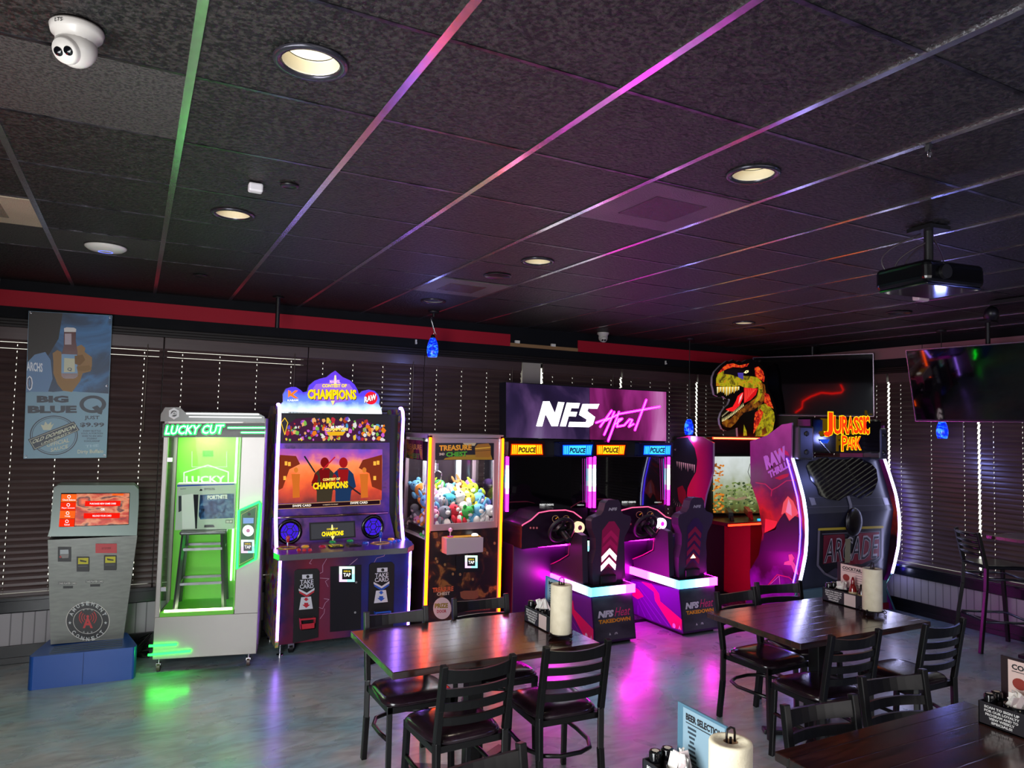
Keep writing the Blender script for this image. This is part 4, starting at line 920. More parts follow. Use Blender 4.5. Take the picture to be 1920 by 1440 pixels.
for dy, dz in ((.0, .46), (.03, .40), (.06, .43)): q.tube([(WX0 + .06, WY0 + .10 + dy, 1.76), (WX0 + .05, WY0 + .12 + dy, 1.76 - dz * .8), (WX0 + .05, WY0 + .17 + dy, 1.76 - dz), (WX0 + .06, WY0 + .22 + dy, 1.76 - dz * .8), (WX0 + .07, WY0 + .26 + dy, 1.74)], .004, mat('#d8d8d8', .4), 6)
q.build('cable', cl, True)
P = [PY(WY0 - .12)(*p) for p in k4((1430, 198), (1705, 190), (1702, 300), (1430, 322))]
q = MB(); q.prism(P, (0, .12, 0), mat('#b8a4ac', .35)); q.build('joystick_box', cl, True, bevel=.008)
zt = P[0].z; q = MB(); bx0, bx1 = P[0].x, P[1].x
q.box(bx0 + .02, bx1 - .02, WY0 - .105, WY0 - .01, zt - .002, zt + .003, mat('#c8962c', .4)); q.build('deck_print', cl, True)
q = MB(); q.cyl((bx0 + .06, WY0 - .06, zt), (bx0 + .06, WY0 - .06, zt + .05), .006, CHROME); q.ball((bx0 + .06, WY0 - .06, zt + .065), .02, mat('#e8a8d8', .15, coat=1), 16); q.cyl((bx0 + .06, WY0 - .06, zt), (bx0 + .06, WY0 - .06, zt + .008), .028, mat('#d040c0', .3)); q.build('joystick', cl, True)
q = MB(); q.lathe([(.032, 0), (.03, .012), (.02, .02), (.0001, .022)], glow('#fff4ee', 3), (bx1 - .06, WY0 - .06, zt), 20); q.build('lit_button', cl, True)
q = MB(); A = Art(q, PY(WY0 - .008)); A.poly(k4((1500, 330), (1680, 322), (1680, 448), (1500, 455)), TAPF, 0); tap_reader(q, A, *k4((1614, 373))[0], 23.5); q.build('card_reader', cl, True)
q = MB(); A = Art(q, hW)
A.text('TREASURE', *k4((1324, 604), (1480, 592)), 9, mat('#c05a30', .4), 1, .04); A.text('CHEST', *k4((1356, 628), (1454, 620)), 6, mat('#c8b8a0', .4), 2, .03)
cx, cy = k4((1396, 722))[0]; A.disc(cx, cy, 17, 20.5, mat('#c8b8b4', .4), 1); A.text('PRIZE', (cx - 14, cy), (cx + 11, cy - 1), 9, mat('#8a7a20', .4), 2, .05); A.text('DOOR', (cx - 10, cy + 9), (cx + 8, cy + 8), 6, mat('#a83040', .4), 2, .04)
A.poly(k4((1530, 600), (1560, 590), (1665, 590), (1668, 640), (1640, 655), (1560, 655), (1535, 640)), mat('#7a4a2c', .4), 1); A.poly(k4((1535, 700), (1760, 690), (1755, 735), (1540, 750)), mat('#6a2c24', .4), 1); A.text('PUSH DOOR', *k4((1550, 740), (1750, 728)), 7, mat('#b07050', .4), 2)
q.build('front_decal', cl, True)
# plush toys
PC = [('light blue', '#6fb2d8'), ('pink', '#e88fae'), ('white', '#ece6e2'), ('orange', '#e88a30'), ('yellow', '#f0d040'), ('lime green', '#b4dc30'), ('green', '#3faa4c'), ('grey', '#7c7c84'), ('red', '#d82c3c'), ('purple', '#8c62b4'), ('turquoise', '#48a8b8'), ('brown', '#a8703c')]
def plush(x, y, z, s_, ci, kind, lab, rz):
    nm, hx = PC[ci]; m = noise_mat('plush_' + nm, [(.3, hx), (.7, hx)], 8, 2, .95, bump=.5, bscale=260) if ('pl' + nm) not in _mats else _mats['pl' + nm]; _mats['pl' + nm] = m
    q = MB(); o_m = mat('#f0e8e0', .9); X = Matrix.Rotation(R_.uniform(-.5, .5), 4, 'X') @ Matrix.Rotation(R_.uniform(-.7, .7), 4, 'Y')
    q.ball((0, 0, -.045), (.045, .04, .045), m, 12, X); q.ball((0, -.005, .03), (.048, .044, .042), m, 14, X)
    if kind == 0:
        for s2 in (-1, 1): q.ball((s2 * .036, 0, .066), (.017, .010, .017), m, 8, X)
    elif kind == 1:
        for s2 in (-1, 1): q.ball((s2 * .022, 0, .085), (.011, .009, .034), m, 8, X)
    else:
        for k in range(5): q.ball((.045 * math.cos(k * 1.3), .045 * math.sin(k * 1.3) - .01, -.07), (.018, .018, .03), m, 8, X)
    q.ball((0, -.042, .022), (.02, .014, .015), o_m, 8, X); q.ball((0, -.034, -.045), (.028, .014, .03), o_m, 8, X)
    for s2 in (-1, 1): q.ball((s2 * .018, -.042, .045), .006, BLKGLOSS, 6, X); q.ball((s2 * .05, -.02, -.03), (.016, .018, .030), m, 8, X); q.ball((s2 * .03, -.03, -.085), (.018, .026, .018), m, 8, X)
    q.v = [p * s_ for p in q.v]
    o = q.build('plush_toy'); o.location = (x, y, z); o.rotation_euler = (0, 0, rz); tag(o, lab, 'plush toy', 'plush toys in the claw machine')
rows = [('front', WY0 + .12, 1.10), ('second', WY0 + .26, 1.20), ('middle', WY0 + .40, 1.27), ('back', WY0 + .53, 1.30)]
order = [[1, 7, 8, 6, 0, 2], [0, 2, 10, 2, 4, 0], [3, 1, 2, 3, 4, 5], [0, 5, 6, 0, 11, 9]]
places = ['far left', 'left', 'left of centre', 'right of centre', 'right', 'far right']
for ri, (rn, yy, zz) in enumerate(rows):
    for ci in range(6):
        c_i = order[ri][ci]; x = WX0 + .11 + ci * .11 + R_.uniform(-.012, .012)
        plush(x, yy + R_.uniform(-.015, .015), zz + R_.uniform(-.02, .025), R_.uniform(1.25, 1.5) * (.9 if ri == 3 else 1), c_i, (ri + ci) % 3, '%s plush toy in the claw machine, %s row, %s' % (PC[c_i][0], rn, places[ci]), R_.uniform(-.5, .5))
for k, (yy, zz, c_i) in enumerate(((.12, .99, 6), (.26, 1.0, 0), (.40, 1.01, 1), (.55, 1.02, 7), (.20, 1.10, 3), (.48, 1.12, 7))):
    plush(WX0 + .075, WY0 + yy, zz, .95, c_i, k % 3, '%s plush toy pressed to the left glass of the claw machine, %s' % (PC[c_i][0], ('lowest near the front', 'low, second back', 'low, third back', 'lowest at the back', 'upper, near the front', 'upper, towards the back')[k]), -1.3)

# ================================================================== RACING machines
PINK = '#ff28e8'
def grad_tube(mb, a, b_, r, stops, n=10):
    """lit tube whose diffuser runs through several colours"""
    a, b_ = Vector(a), Vector(b_)
    for i in range(len(stops) - 1):
        mb.tube([a.lerp(b_, stops[i][0]), a.lerp(b_, stops[i + 1][0])], r, glow(stops[i][1], 11), n)
TUBE = [(0, '#ff18e8'), (.16, '#ff58f0'), (.24, '#c8e0ff'), (.38, '#b8f4ff'), (.48, '#f0e8ff'), (.58, '#ff60f0'), (.68, '#ff18f0'), (1, '')]
dashm = noise_mat('racing_dash_print', [(.3, '#140a18'), (.7, '#241024')], 8, 3, .25)
sg = thing('illuminated_sign', 'wide racing sign with white NFS and pink neon script above two racing cabinets', 'lit sign', (4.3, 6.42, 1.84))
hN = PY(6.40)
sx0, sx1 = 3.28, 5.33
q = MB(); P = [hN(*p) for p in ((948, 715), (1250, 734), (1250, 829), (948, 822))]
P[2].z = P[3].z = 1.84; P[0].z = P[1].z = 2.40; q.prism(P, (0, .14, 0), BLKMET); q.build('sign_box', sg, True, bevel=.004)
q = MB(); A = Art(q, hN)
cloud = noise_mat('smoky_purple_print', [(.30, '#0c0718'), (.45, '#2c1e44'), (.58, '#6a4a80'), (.68, '#9d86b4')], 1.5, 5, .3, emit=.6, dist=.6, stretch=(1, 1, .7))
cloud2 = noise_mat('smoky_magenta_print', [(.30, '#240620'), (.45, '#601048'), (.60, '#a02c84'), (.72, '#c878b8')], 1.7, 5, .3, emit=.75, dist=.6, stretch=(1, 1, .5))
A.poly([(949, 717), (1105, 727), (1105, 824), (949, 820)], cloud, 1); A.poly([(1105, 727), (1249, 735), (1249, 827), (1105, 824)], cloud2, 1)
for pts in (((340, 436), (392, 250), (440, 250), (480, 340), (505, 255), (552, 258), (502, 436), (455, 436), (410, 345), (385, 438)), ((518, 436), (570, 260), (668, 264), (657, 302), (604, 300), (596, 328), (648, 330), (638, 364), (584, 362), (562, 438)),
            ((580, 440), (590, 404), (712, 406), (720, 386), (662, 352), (667, 330), (688, 270), (814, 270), (798, 306), (730, 304), (724, 324), (782, 368), (765, 425), (735, 444))): A.poly(k5(*pts), glow('#ffffff', 3), 3)
heat = [((820, 440), (905, 320)), ((790, 410), (870, 380), (905, 375)), ((850, 500), (925, 330)), ((880, 545), (960, 330)), ((860, 395), (960, 345), (1265, 290)), ((935, 420), (985, 380), (955, 385), (945, 440), (1000, 430)), ((1000, 430), (1040, 385), (1060, 390), (1035, 440), (1070, 420)), ((1080, 465), (1165, 240)), ((860, 720), (880, 560))]
for p in heat[:-1]: A.line(k5(*p), 4.6, glow('#ff10d8', 6), 4); A.line(k5(*p), 1.6, glow('#ff80f0', 2), 5)
A.line([(1105, 727), (1105, 824)], .6, BLACK, 6); q.build('sign_face', sg, True)
def racing_cab(x0, x1, side, lab):
    o = thing('racing_arcade_cabinet', lab, 'arcade machine', ((x0 + x1) / 2, 6.1, 0), 0, 'twin racing cabinets')
    q = MB(); q.box(x0 + .01, x1 - .01, 6.42, 6.88, .05, 1.835, BLKMET); q.box(x0 + .01, x1 - .01, 6.18, 6.42, .05, .82, mat('#2c0b38', .35)); q.build('cabinet_body', o, True, bevel=.01)
    scx = ((955, 1104) if side == 'l' else (1119, 1249))
    h = PY(6.41); q = MB(); q.prism([h(scx[0], 857), h(scx[1], 857), h(scx[1], 952 if side == 'l' else 946), h(scx[0], 955 if side == 'l' else 950)], (0, .01, 0), SCREENBLK)
    A = Art(q, h); cx = scx[0] + (70 if side == 'l' else 60); by = 948 if side == 'l' else 943
    A.text('INSERT CREDITS', (cx - 13, by), (cx + 13, by), 3.4, glow('#e8e8e8', 1), 1, .02); A.text('CREDITS 0', (scx[1] - 22, by), (scx[1] - 9, by), 2.2, glow('#c8c8c8', 1), 1)
    for dx, c in ((-8, '#c030b8'), (-5, '#5a8ae0'), (-12, '#802880')): A.line([(scx[1] + dx, 860), (scx[1] + dx + (1 if side == 'l' else 2), by - 6)], .7, glow(c, 1), 1)
    q.build('game_screen', o, True)
    tubes = ((951.5, 856, 959), (1107, 856, 952)) if side == 'l' else ((1115, 856, 952), (1254, 857, 947))
    for px_, ya, yb in tubes: q = MB(); h = PY(6.385); grad_tube(q, h(px_, ya), h(px_ - 1, yb), .016, TUBE); q.build('light_tube', o, True)
    lamps = (((155, 570), (385, 572), (392, 650), (150, 652), 'o'), ((540, 578), (765, 575), (755, 655), (540, 652), 'b')) if side == 'l' else (((795, 578), (1010, 578), (1000, 650), (795, 650), 'o'), ((1150, 582), (1352, 580), (1348, 652), (1145, 650), 'b'))
    for *pp, c in lamps:
        h = PY(6.30); P = [h(*p) for p in k5(*pp)]; q = MB()
        q.prism([P[0] + Vector((-.03, 0, .03)), P[1] + Vector((.03, 0, .03)), P[2] + Vector((.03, 0, -.02)), P[3] + Vector((-.03, 0, -.02))], (0, .12, 0), mat('#2a0c10' if c == 'o' else '#0a1440', .15)); q.build('lamp_housing', o, True, bevel=.012)
        q = MB(); A = Art(q, h); base = '#ff3c00' if c == 'o' else '#0848ff'; mid = '#ffb818' if c == 'o' else '#38b8ff'
        A.poly(k5(*pp), glow(base, 1.6), 1); a_, b_, c2, d_ = [Vector(p) for p in k5(*pp)]
        L_ = lambda u, v: tuple((a_.lerp(b_, u)).lerp(d_.lerp(c2, u), v))
        for u0, u1 in ((.03, .06), (.08, .12), (.14, .18), (.21, .79), (.82, .86), (.88, .92), (.94, .97)): A.poly([L_(u0, .08), L_(u1, .08), L_(u1, .92), L_(u0, .92)], glow(mid, 1.5), 2)
        A.text('POLICE', L_(.23, .78), L_(.77, .80), 10, mat('#1a0404' if c == 'o' else '#020a30', .4), 3, .045, lean=1.5); q.build('police_lamp', o, True)
    # dash
    dx = 0 if side == 'l' else 1
    crest = ((165, 1187), (240, 1175), (300, 1140), (360, 1085), (440, 1070), (560, 1065), (620, 1080), (680, 1125)) if side == 'l' else ((820, 1130), (900, 1110), (985, 1065), (1060, 1046), (1180, 1040), (1250, 1065), (1310, 1115), (1352, 1128))
    h = PY(6.02); C_ = [h(*p) for p in k5(*crest)]
    for p in C_: p.x = max(x0 + .012, min(x1 - .012, p.x))
    lo = [(C_[-1].x, .83), (C_[0].x, .80)]
    q = MB(); q.prism([(p.x, 6.02, p.z) for p in C_] + [(x, 6.02, z) for x, z in lo], (0, .42, 0), dashm); q.build('dashboard', o, True, bevel=.015)
    q = MB(); q.tube([p + Vector((0, -.004, 0)) for p in C_], .006, glow('#ff6090', 1.3), 6); q.build('dash_light', o, True)
    h2 = PY(6.0); q = MB(); A = Art(q, PY(6.018)); wc = Vector(k5((530, 1215) if side == 'l' else (1160, 1185))[0])
    for dx_, r_ in ((-11, 6.5), (9, 6.5)):
        A.ring(wc.x + dx_, wc.y - 21, r_, r_, 1, mat('#c8a070', .4), 1, 20); A.line([(wc.x + dx_, wc.y - 21), (wc.x + dx_ + 4, wc.y - 24)], .7, glow('#f0a020', 1), 2)
    for k in range(3): A.disc(wc.x - (58 if side == 'l' else 40) + k * 6, wc.y - 4, 2.3, 2.6, mat('#7c1c1c', .4), 1, 12); A.disc(wc.x - (58 if side == 'l' else 40) + k * 6, wc.y - 4, 1.2, 1.4, mat('#e0a0a0', .4), 2, 10)
    q.build('gauges', o, True)
    c = PY(5.88)(wc.x, wc.y); tl = Matrix.Translation(c) @ Matrix.Rotation(math.radians(-62), 4, 'X')
    q = MB(); q.tube([tl @ Vector((.125 * math.cos(2 * PI * k / 28), .125 * math.sin(2 * PI * k / 28), 0)) for k in range(28)], .017, mat('#121116', .5), 10, True)
    q.lathe([(.0001, .03), (.05, .028), (.062, .01), (.06, -.02)], BLACK, n=24, X=tl)
    for a in (0, PI, -PI / 2): q.bar(tl @ Vector((.05 * math.cos(a), .05 * math.sin(a), 0)), tl @ Vector((.12 * math.cos(a), .12 * math.sin(a), 0)), .035, .012, BLACK)
    q.cyl(tl @ Vector((0, 0, -.02)), tl @ Vector((0, .0, -.16)), .03, BLACK); q.build('steering_wheel', o, True)
    q = MB(); v, f = text_mesh('NFS', .03); q.add([tl @ Vector(((a - .5) * .075, (b_ - .5) * .03, .032)) for a, b_ in v], f, mat('#8a8a90', .4)); q.build('wheel_badge', o, True)
    bc = k5((665, 1197) if side == 'l' else (1283, 1168))[0]; p = PY(5.99)(*bc); q = MB(); X = Matrix.Translation(p) @ Matrix.Rotation(PI / 2, 4, 'X')
    q.lathe([(.0001, .012), (.055, .012), (.058, 0), (.058, -.03)], glow('#ffd0a8', 1.2) if side == 'l' else glow('#ffe8ff', 2.2), n=28, X=X); q.lathe([(.0001, .014), (.024, .014)], mat('#c05080', .3) if side == 'l' else glow('#e828d8', 1.5), n=20, X=X); q.build('start_button', o, True)
    tp = k5((700, 1335) if side == 'l' else (1325, 1320))[0]; q = MB(); h3 = PY(5.97); A = Art(q, h3); q.prism([h3(tp[0] - 14, tp[1] - 14), h3(tp[0] + 14, tp[1] - 14), h3(tp[0] + 14, tp[1] + 20), h3(tp[0] - 14, tp[1] + 20)], (0, .3, 0), mat('#1c1024', .3)); tap_reader(q, A, tp[0], tp[1], 20); q.build('card_reader', o, True)
    q = MB(); q.box(x0 + .12, x1 - .12, 6.14, 6.165, .785, .80, glow('#ff18e0', 26)); q.build('footwell_light', o, True)
    # floor plate
    q = MB(); fx0 = x0 + .02; q.box(fx0, x1 - .02, 5.95, 6.18, .0, .03, mat('#3a3a40', .3, .8)); dm = mat('#d8d4dc', .2, .9)
    for i in range(20):
        for j in range(6):
            xx, yy = fx0 + .03 + i * .048 + (j % 2) * .024, 5.97 + j * .036; s2 = 1 if (i + j) % 2 else -1
            q.prism([(xx - .012, yy - s2 * .006, .03), (xx + .004, yy + s2 * .009, .03), (xx + .012, yy + s2 * .006, .03), (xx - .004, yy - s2 * .009, .03)], (0, 0, .003), dm)
    q.build('floor_plate', o, True)
    # seat pod
    if side == 'l': bx0, bx1, by_ = 3.73, 4.19, 5.42
    else: bx0, bx1, by_ = 4.70, 5.15, 5.36
    fy = by_ + .84; zt_ = .44; sl_ = .07
    podm = mat('#3a1050', .35)
    q = MB(); q.prism([(bx0, by_, .03), (bx0, fy, .03), (bx0, fy, zt_ - .06), (bx0, by_ + sl_, zt_)], (bx1 - bx0, 0, 0), podm); q.build('seat_pedestal', o, True, bevel=.006)
    q = MB(); q.box(bx0 + .03, bx1 - .03, by_ + .05, fy - .02, 0, .035, BLACK); q.build('kick_base', o, True)
    q = MB(); A = Art(q, PX(bx0), (-1, 0, 0)); L2 = lambda y, z: (bx0 - .002, y, z)
    def sp(pts, m, l=1): q.poly3([(bx0 - .0012 * l, y, z) for y, z in pts], m)
    mg = mat('#d81468', .4); pu = mat('#5a1c8c', .4)
    sp([(by_ + .01, .04), (by_ + .82, .04), (by_ + .82, .37), (by_ + .07, .43)], pu, 1)
    sp([(by_ + .02, .06), (by_ + .16, .05), (by_ + .42, .25), (by_ + .44, .33), (by_ + .64, .39), (by_ + .48, .40), (by_ + .36, .33), (by_ + .34, .26), (by_ + .02, .16)], mg, 2)
    sp([(by_ + .60, .25), (by_ + .68, .30), (by_ + .80, .32), (by_ + .80, .22), (by_ + .70, .20)], mg, 2)
    for k in range(5): sp([(by_ + .2 + k * .12, .05), (by_ + .22 + k * .12, .05), (by_ + .70, .34 - k * .05), (by_ + .69, .34 - k * .05)], mat('#7a3ab8', .4), 1.5)
    for yy in (.13, .05):
        c = (yy + by_ + .0, .075); q.poly3([(bx0 - .004, c[0] + .022 * math.cos(k * PI / 8), c[1] + .024 * math.sin(k * PI / 8)) for k in range(16)], mat('#d8d0dc', .4)) if yy > .1 else q.poly3([(bx0 - .004, c[0] - .02, c[1] - .02), (bx0 - .004, c[0], c[1] + .025), (bx0 - .004, c[0] + .02, c[1] - .02), (bx0 - .004, c[0], c[1] - .005)], mat('#d8d0dc', .4))
    q.build('side_decal', o, True)
    pn = Vector((0, -1, sl_ / (zt_ - .03))).normalized(); hb = plane((bx0, by_, .03), pn)
    q = MB(); grey = noise_mat('grey_back_print_' + side, [(.4, '#34343e'), (.7, '#50505c')], 4, 3, .3, stretch=(1, 1, 2))
    q.poly3([Vector(p) + pn * .0012 for p in ((bx0 + .012, by_ + .002, .05), (bx1 - .012, by_ + .002, .05), (bx1 - .012, by_ + sl_ - .003, zt_ - .015), (bx0 + .012, by_ + sl_ - .003, zt_ - .015))], grey)
    def bt(t_, u0, u1, z0, z1, m, l, bold=.04, lean=0):
        v, f = text_mesh(t_, bold); W_ = bx1 - bx0
        q.add([Vector((bx0 + W_ * (u0 + (u1 - u0) * a + lean * b_), by_ + (z0 + (z1 - z0) * b_ - .03) * sl_ / (zt_ - .03), z0 + (z1 - z0) * b_)) + pn * .0012 * l for a, b_ in v], f, m)
    bt('NFS', .12, .48, .245, .305, mat('#e0dce4', .4), 2, .06, .04); bt('Heat', .52, .88, .245, .32, mat('#e0387c', .4), 2, .0, .06); bt('TAKEDOWN', .13, .90, .195, .23, mat('#f0a020', .4), 2, .05)
    v_ = mat('#d8d8dc', .4)
    q.poly3([Vector((bx0 + .24 + .018 * math.cos(k * PI / 8), by_ + .012, .095 + .018 * math.sin(k * PI / 8))) + pn * .004 for k in range(16)], v_); q.poly3([Vector((bx0 + .175 + a, by_ + .012, .095 + b_)) + pn * .004 for a, b_ in ((-.018, -.018), (-.005, .02), (.018, -.018), (.002, -.004))], v_)
    bt('EA', .495, .545, .088, .102, mat('#33333c', .4), 4.5, .02); q.build('back_decal', o, True)
    q = MB(); z0, z1 = zt_, zt_ + .075; xa, xb, ya, yb = bx0 - .012, bx1 + .012, by_ + sl_ - .014, fy + .02
    GR = [(0, (255, 24, 232), 42), (.42, (255, 24, 232), 42), (.58, (255, 90, 240), 9), (.72, (230, 215, 255), 4), (.86, (170, 235, 255), 3.5), (1, (90, 220, 255), 3.5)]
    seq = [((xa, yb), '#ff18e8', (xa, ya + .40)), ((xa, ya + .40), '#ff30ec', (xa, ya + .28)), ((xa, ya + .28), '#f8d8ff', (xa, ya + .12)), ((xa, ya + .12), '#98f0ff', (xa, ya)), ((xa, ya), '#50d8ff', (xa + .16, ya)), ((xa + .16, ya), '#88e8ff', (xa + .25, ya)), ((xa + .25, ya), '#f0d0ff', (xa + .31, ya)), ((xa + .31, ya), '#ff18f0', (xb, ya)), ((xb, ya), '#ff18f0', (xb, yb))]
    def gcol(stops, t_):
        for (t0, c0_, s0), (t1, c1_, s1) in zip(stops, stops[1:]):
            if t_ <= t1:
                k = (t_ - t0) / (t1 - t0); return '#%02x%02x%02x' % tuple(int(u_ + (v_ - u_) * k) for u_, v_ in zip(c0_, c1_)), round(s0 + (s1 - s0) * k, 2)
    GF = [(0, (80, 215, 255), 3.5), (.40, (120, 228, 255), 3.5), (.58, (225, 205, 255), 4), (.72, (255, 90, 240), 9), (.82, (255, 24, 232), 42), (1, (255, 24, 232), 42)]
    NS = 26
    for k in range(NS):
        c, e_ = gcol(GR, (k + .5) / NS); y1_, y0_ = yb + (ya - yb) * k / NS, yb + (ya - yb) * (k + 1) / NS; q.box(xa - .008, xa + .008, y0_ - (.008 if k == NS - 1 else 0), y1_, z0, z1, glow(c, e_))
        c, e_ = gcol(GF, (k + .5) / NS); x0_, x1_ = xa + .008 + (xb - xa - .016) * k / NS, xa + .008 + (xb - xa - .016) * (k + 1) / NS; q.box(x0_, x1_, ya - .008, ya + .008, z0, z1, glow(c, e_))
    q.box(xb - .008, xb + .008, ya - .008, yb, z0, z1, glow('#ff18e8', 42))
    q.build('light_band', o, True)
    q = MB(); q.box(xa + .01, xb - .01, ya + .01, yb - .01, z0, z1 + .004, BLKMET); q.build('pod_top', o, True)
    sc = (bx0 + bx1) / 2; vin = mat('#1d1526', .45); vin2 = mat('#2a1830', .5); y0 = by_ + .17
    cu = MB(); cu.box(sc - .2, sc + .2, y0 + .06, y0 + .55, z1 + .004, z1 + .12, vin); cu.build('seat_cushion', o, True, bevel=.04, seg=3)
    for s_ in (-1, 1):
        q = MB(); q.prism([(sc + s_ * .21 - .03, y, z) for y, z in ((y0 + .02, .52), (y0 + .58, .52), (y0 + .6, .60), (y0 + .42, .66), (y0 + .26, .74), (y0 + .24, .88), (y0 + .16, .98), (y0 + .05, .96))], (.06, 0, 0), vin2); q.build('seat_bolster', o, True, bevel=.022, seg=3)
        q = MB(); q.tube([(sc + s_ * .245, y, z) for y, z in ((y0 + .60, .60), (y0 + .43, .67), (y0 + .27, .75), (y0 + .25, .89), (y0 + .17, .99))], .005, mat('#c02868', .4), 6); q.build('piping', o, True)
    # back shell: outline in x / z, leaning back slightly
    ol = [(-.055, 1.30), (.055, 1.30), (.085, 1.27), (.10, 1.20), (.125, 1.165), (.21, 1.14), (.225, 1.11), (.215, 1.04), (.165, .95), (.155, .84), (.18, .72), (.17, .60), (.15, .50), (-.15, .50), (-.17, .60), (-.18, .72), (-.155, .84), (-.165, .95), (-.215, 1.04), (-.225, 1.11), (-.21, 1.14), (-.125, 1.165), (-.10, 1.20), (-.085, 1.27)]
    yb_ = lambda z: y0 - .02 - (z - .5) * .10
    q = MB(); q.prism([(sc + x, yb_(z), z) for x, z in ol], (0, .10, 0), vin2); q.build('seat_back', o, True, bevel=.028, seg=4)
    q = MB(); nb = Vector((0, -1, -.1)).normalized()
    def bp(pts, m, l): q.poly3([Vector((sc + x, yb_(z), z)) + nb * .0012 * l for x, z in pts], m)
    bp([(-.03, 1.10), (.03, 1.10), (.10, 1.02), (.085, .66), (-.085, .66), (-.10, 1.02)], mat('#98104c' if side == 'l' else '#301248', .35), 1)  # left panel colour brightened to carry the magenta halo of the lit chevrons
    for k in range(5):
        zz = 1.02 - k * .085; on = (side == 'l' and k in (2, 3)); m = glow('#ffe8f0', 3.2) if on else mat('#8a1440' if k < 4 else '#401028', .3)
        if side == 'l' and k < 2: m = mat('#c01860', .3)
        bp([(0, zz), (.085, zz - .075), (.080, zz - .125), (0, zz - .052), (-.080, zz - .125), (-.085, zz - .075)], m, 2)
    if side == 'r': bp([(0, .745), (.035, .705), (-.035, .705)], glow('#ffc8a0', 3), 3)
    q.build('brake_light_panel', o, True)
    q = MB(); v, f = text_mesh('NFS', .05); q.add([Vector((sc - .045 + a * .09 + b_ * .008, yb_(1.20 + b_ * .028), 1.20 + b_ * .028)) + nb * .002 for a, b_ in v], f, mat('#b0a8b4', .4)); q.build('headrest_badge', o, True)
    q = MB(); q.box(sc - .09, sc + .09, y0 - .05, y0 + .04, z1, .60, BLKMET); q.build('seat_bracket', o, True, bevel=.01)
    return o
racing_cab(3.28, 4.315, 'l', 'left racing cabinet, its seat back lit with two white chevrons')
racing_cab(4.325, 5.36, 'r', 'right racing cabinet, its seat back showing one small lit triangle')

# ================================================================== DINOSAUR GAME cabinet
JX0, JX1 = 6.05, 7.50
jp = thing('shooting_arcade_cabinet', 'large enclosed dinosaur shooting game with JURASSIC PARK sign and white light arcs', 'arcade machine', (6.78, 5.3, 0))
ARC = [(5.26, 1.69), (5.19, 1.50), (5.125, 1.30), (5.09, 1.10), (5.085, .93), (5.10, .74), (5.14, .56), (5.175, .43)]
sideprof = [(5.30, 2.05), (5.25, 2.06), (5.26, 1.69)] + ARC[1:] + [(5.23, .28), (5.14, .03), (5.9, .03), (5.80, .25), (5.82, .44), (5.69, .63), (5.64, .87), (5.69, 1.15), (5.81, 1.40), (5.82, 1.85), (5.58, 1.92), (5.38, 2.04)]
volc = ramp_mat('volcano_side_print', [(0, '#1c0824'), (.14, '#7a148a'), (.24, '#30081c'), (.42, '#1c0812'), (.52, '#c8341c'), (.66, '#5a1040'), (.8, '#7a1c6a'), (1, '#b0489c')], 'z', 0, 2.05, 0, .3, noise=.35, nscale=4)
for x in (JX0 - .02, JX1):
    q = MB(); q.prism([(x, y, z) for y, z in sideprof], (.02, 0, 0), volc, side=mat('#b878b0', .3, .4)); q.build('side_panel', jp, True)
q = MB(); A = Art(q, PX(JX0 - .0205), (-1, 0, 0))
pk = mat('#c888e0', .4)
A.text('RAW', *k7((790, 968), (950, 885)), 26, pk, 2, .07, lean=-6); A.text('THRILLS', *k7((815, 1030), (975, 935)), 13, pk, 2, .06, lean=-4)
A.poly(k8((770, 560), (850, 520), (890, 450), (925, 405), (960, 470), (1000, 430), (1030, 440), (1050, 520), (1055, 640), (1040, 700), (760, 690)), mat('#1c0a14', .4), 1)
A.poly(k8((900, 420), (915, 330), (950, 280), (990, 320), (1030, 410), (1005, 430), (960, 465), (930, 405)), mat('#ff8060', .4), 1); A.poly(k8((935, 400), (955, 300), (975, 350), (980, 430)), mat('#ffd0c0', .4), 2)
A.poly(k8((780, 450), (870, 470), (860, 530), (775, 560)), mat('#e8402c', .4), 1)
for p in (((710, 180), (780, 190), (830, 235), (870, 215), (940, 165), (1010, 160)), ((830, 235), (825, 280))): A.line(k8(*p), 2, mat('#c83058', .4), 2)
A.poly(k7((850, 850), (900, 800), (950, 830), (960, 860), (900, 840)), mat('#d82060', .4), 1); A.poly(k8((850, 145), (910, 120), (960, 110), (950, 135), (890, 160)), mat('#c01038', .4), 1)
A.poly(k8((955, 720), (980, 715), (1000, 745), (990, 770), (1020, 820), (1030, 870), (1000, 860), (975, 800), (920, 795), (925, 775), (960, 765)), mat('#d87870', .4), 2)
A.line(k8((800, 950), (870, 870), (960, 890), (1030, 960)), 1.6, mat('#c83048', .4), 2); A.line(k8((820, 940), (885, 880), (890, 940)), 1, mat('#c8a0b0', .4), 2)
q.build('side_print', jp, True)
# rear shell
def strip(mb, prof_, x0, x1, m, th=.02):
    n = len(prof_); mb.add([(x, y, z) for x in (x0, x1) for y, z in prof_], [(i, i + 1, n + i + 1, n + i) for i in range(n - 1)], m, True)
    mb.add([(x, y + th, z) for x in (x0, x1) for y, z in prof_], [(i, n + i, n + i + 1, i + 1) for i in range(n - 1)], m, True)
shellm = noise_mat('charcoal_shell', [(.3, '#1a1b26'), (.7, '#2c2c3c')], 3, 3, .3)
inset = .05
def sy(z):
    pts = [(.03, 5.14), (.28, 5.23), (.42, 5.18), (1.13, 5.085), (1.72, 5.27), (2.1, 5.30)]
    for (a, ya), (b_, yb) in zip(pts, pts[1:]):
        if a <= z <= b_: return ya + (yb - ya) * (z - a) / (b_ - a) + inset
    return 5.25 + inset
zs = [.28, .42, 1.13]
q = MB(); strip(q, [(sy(z), z) for z in zs], JX0, JX1, shellm); q.build('rear_shell', jp, True)
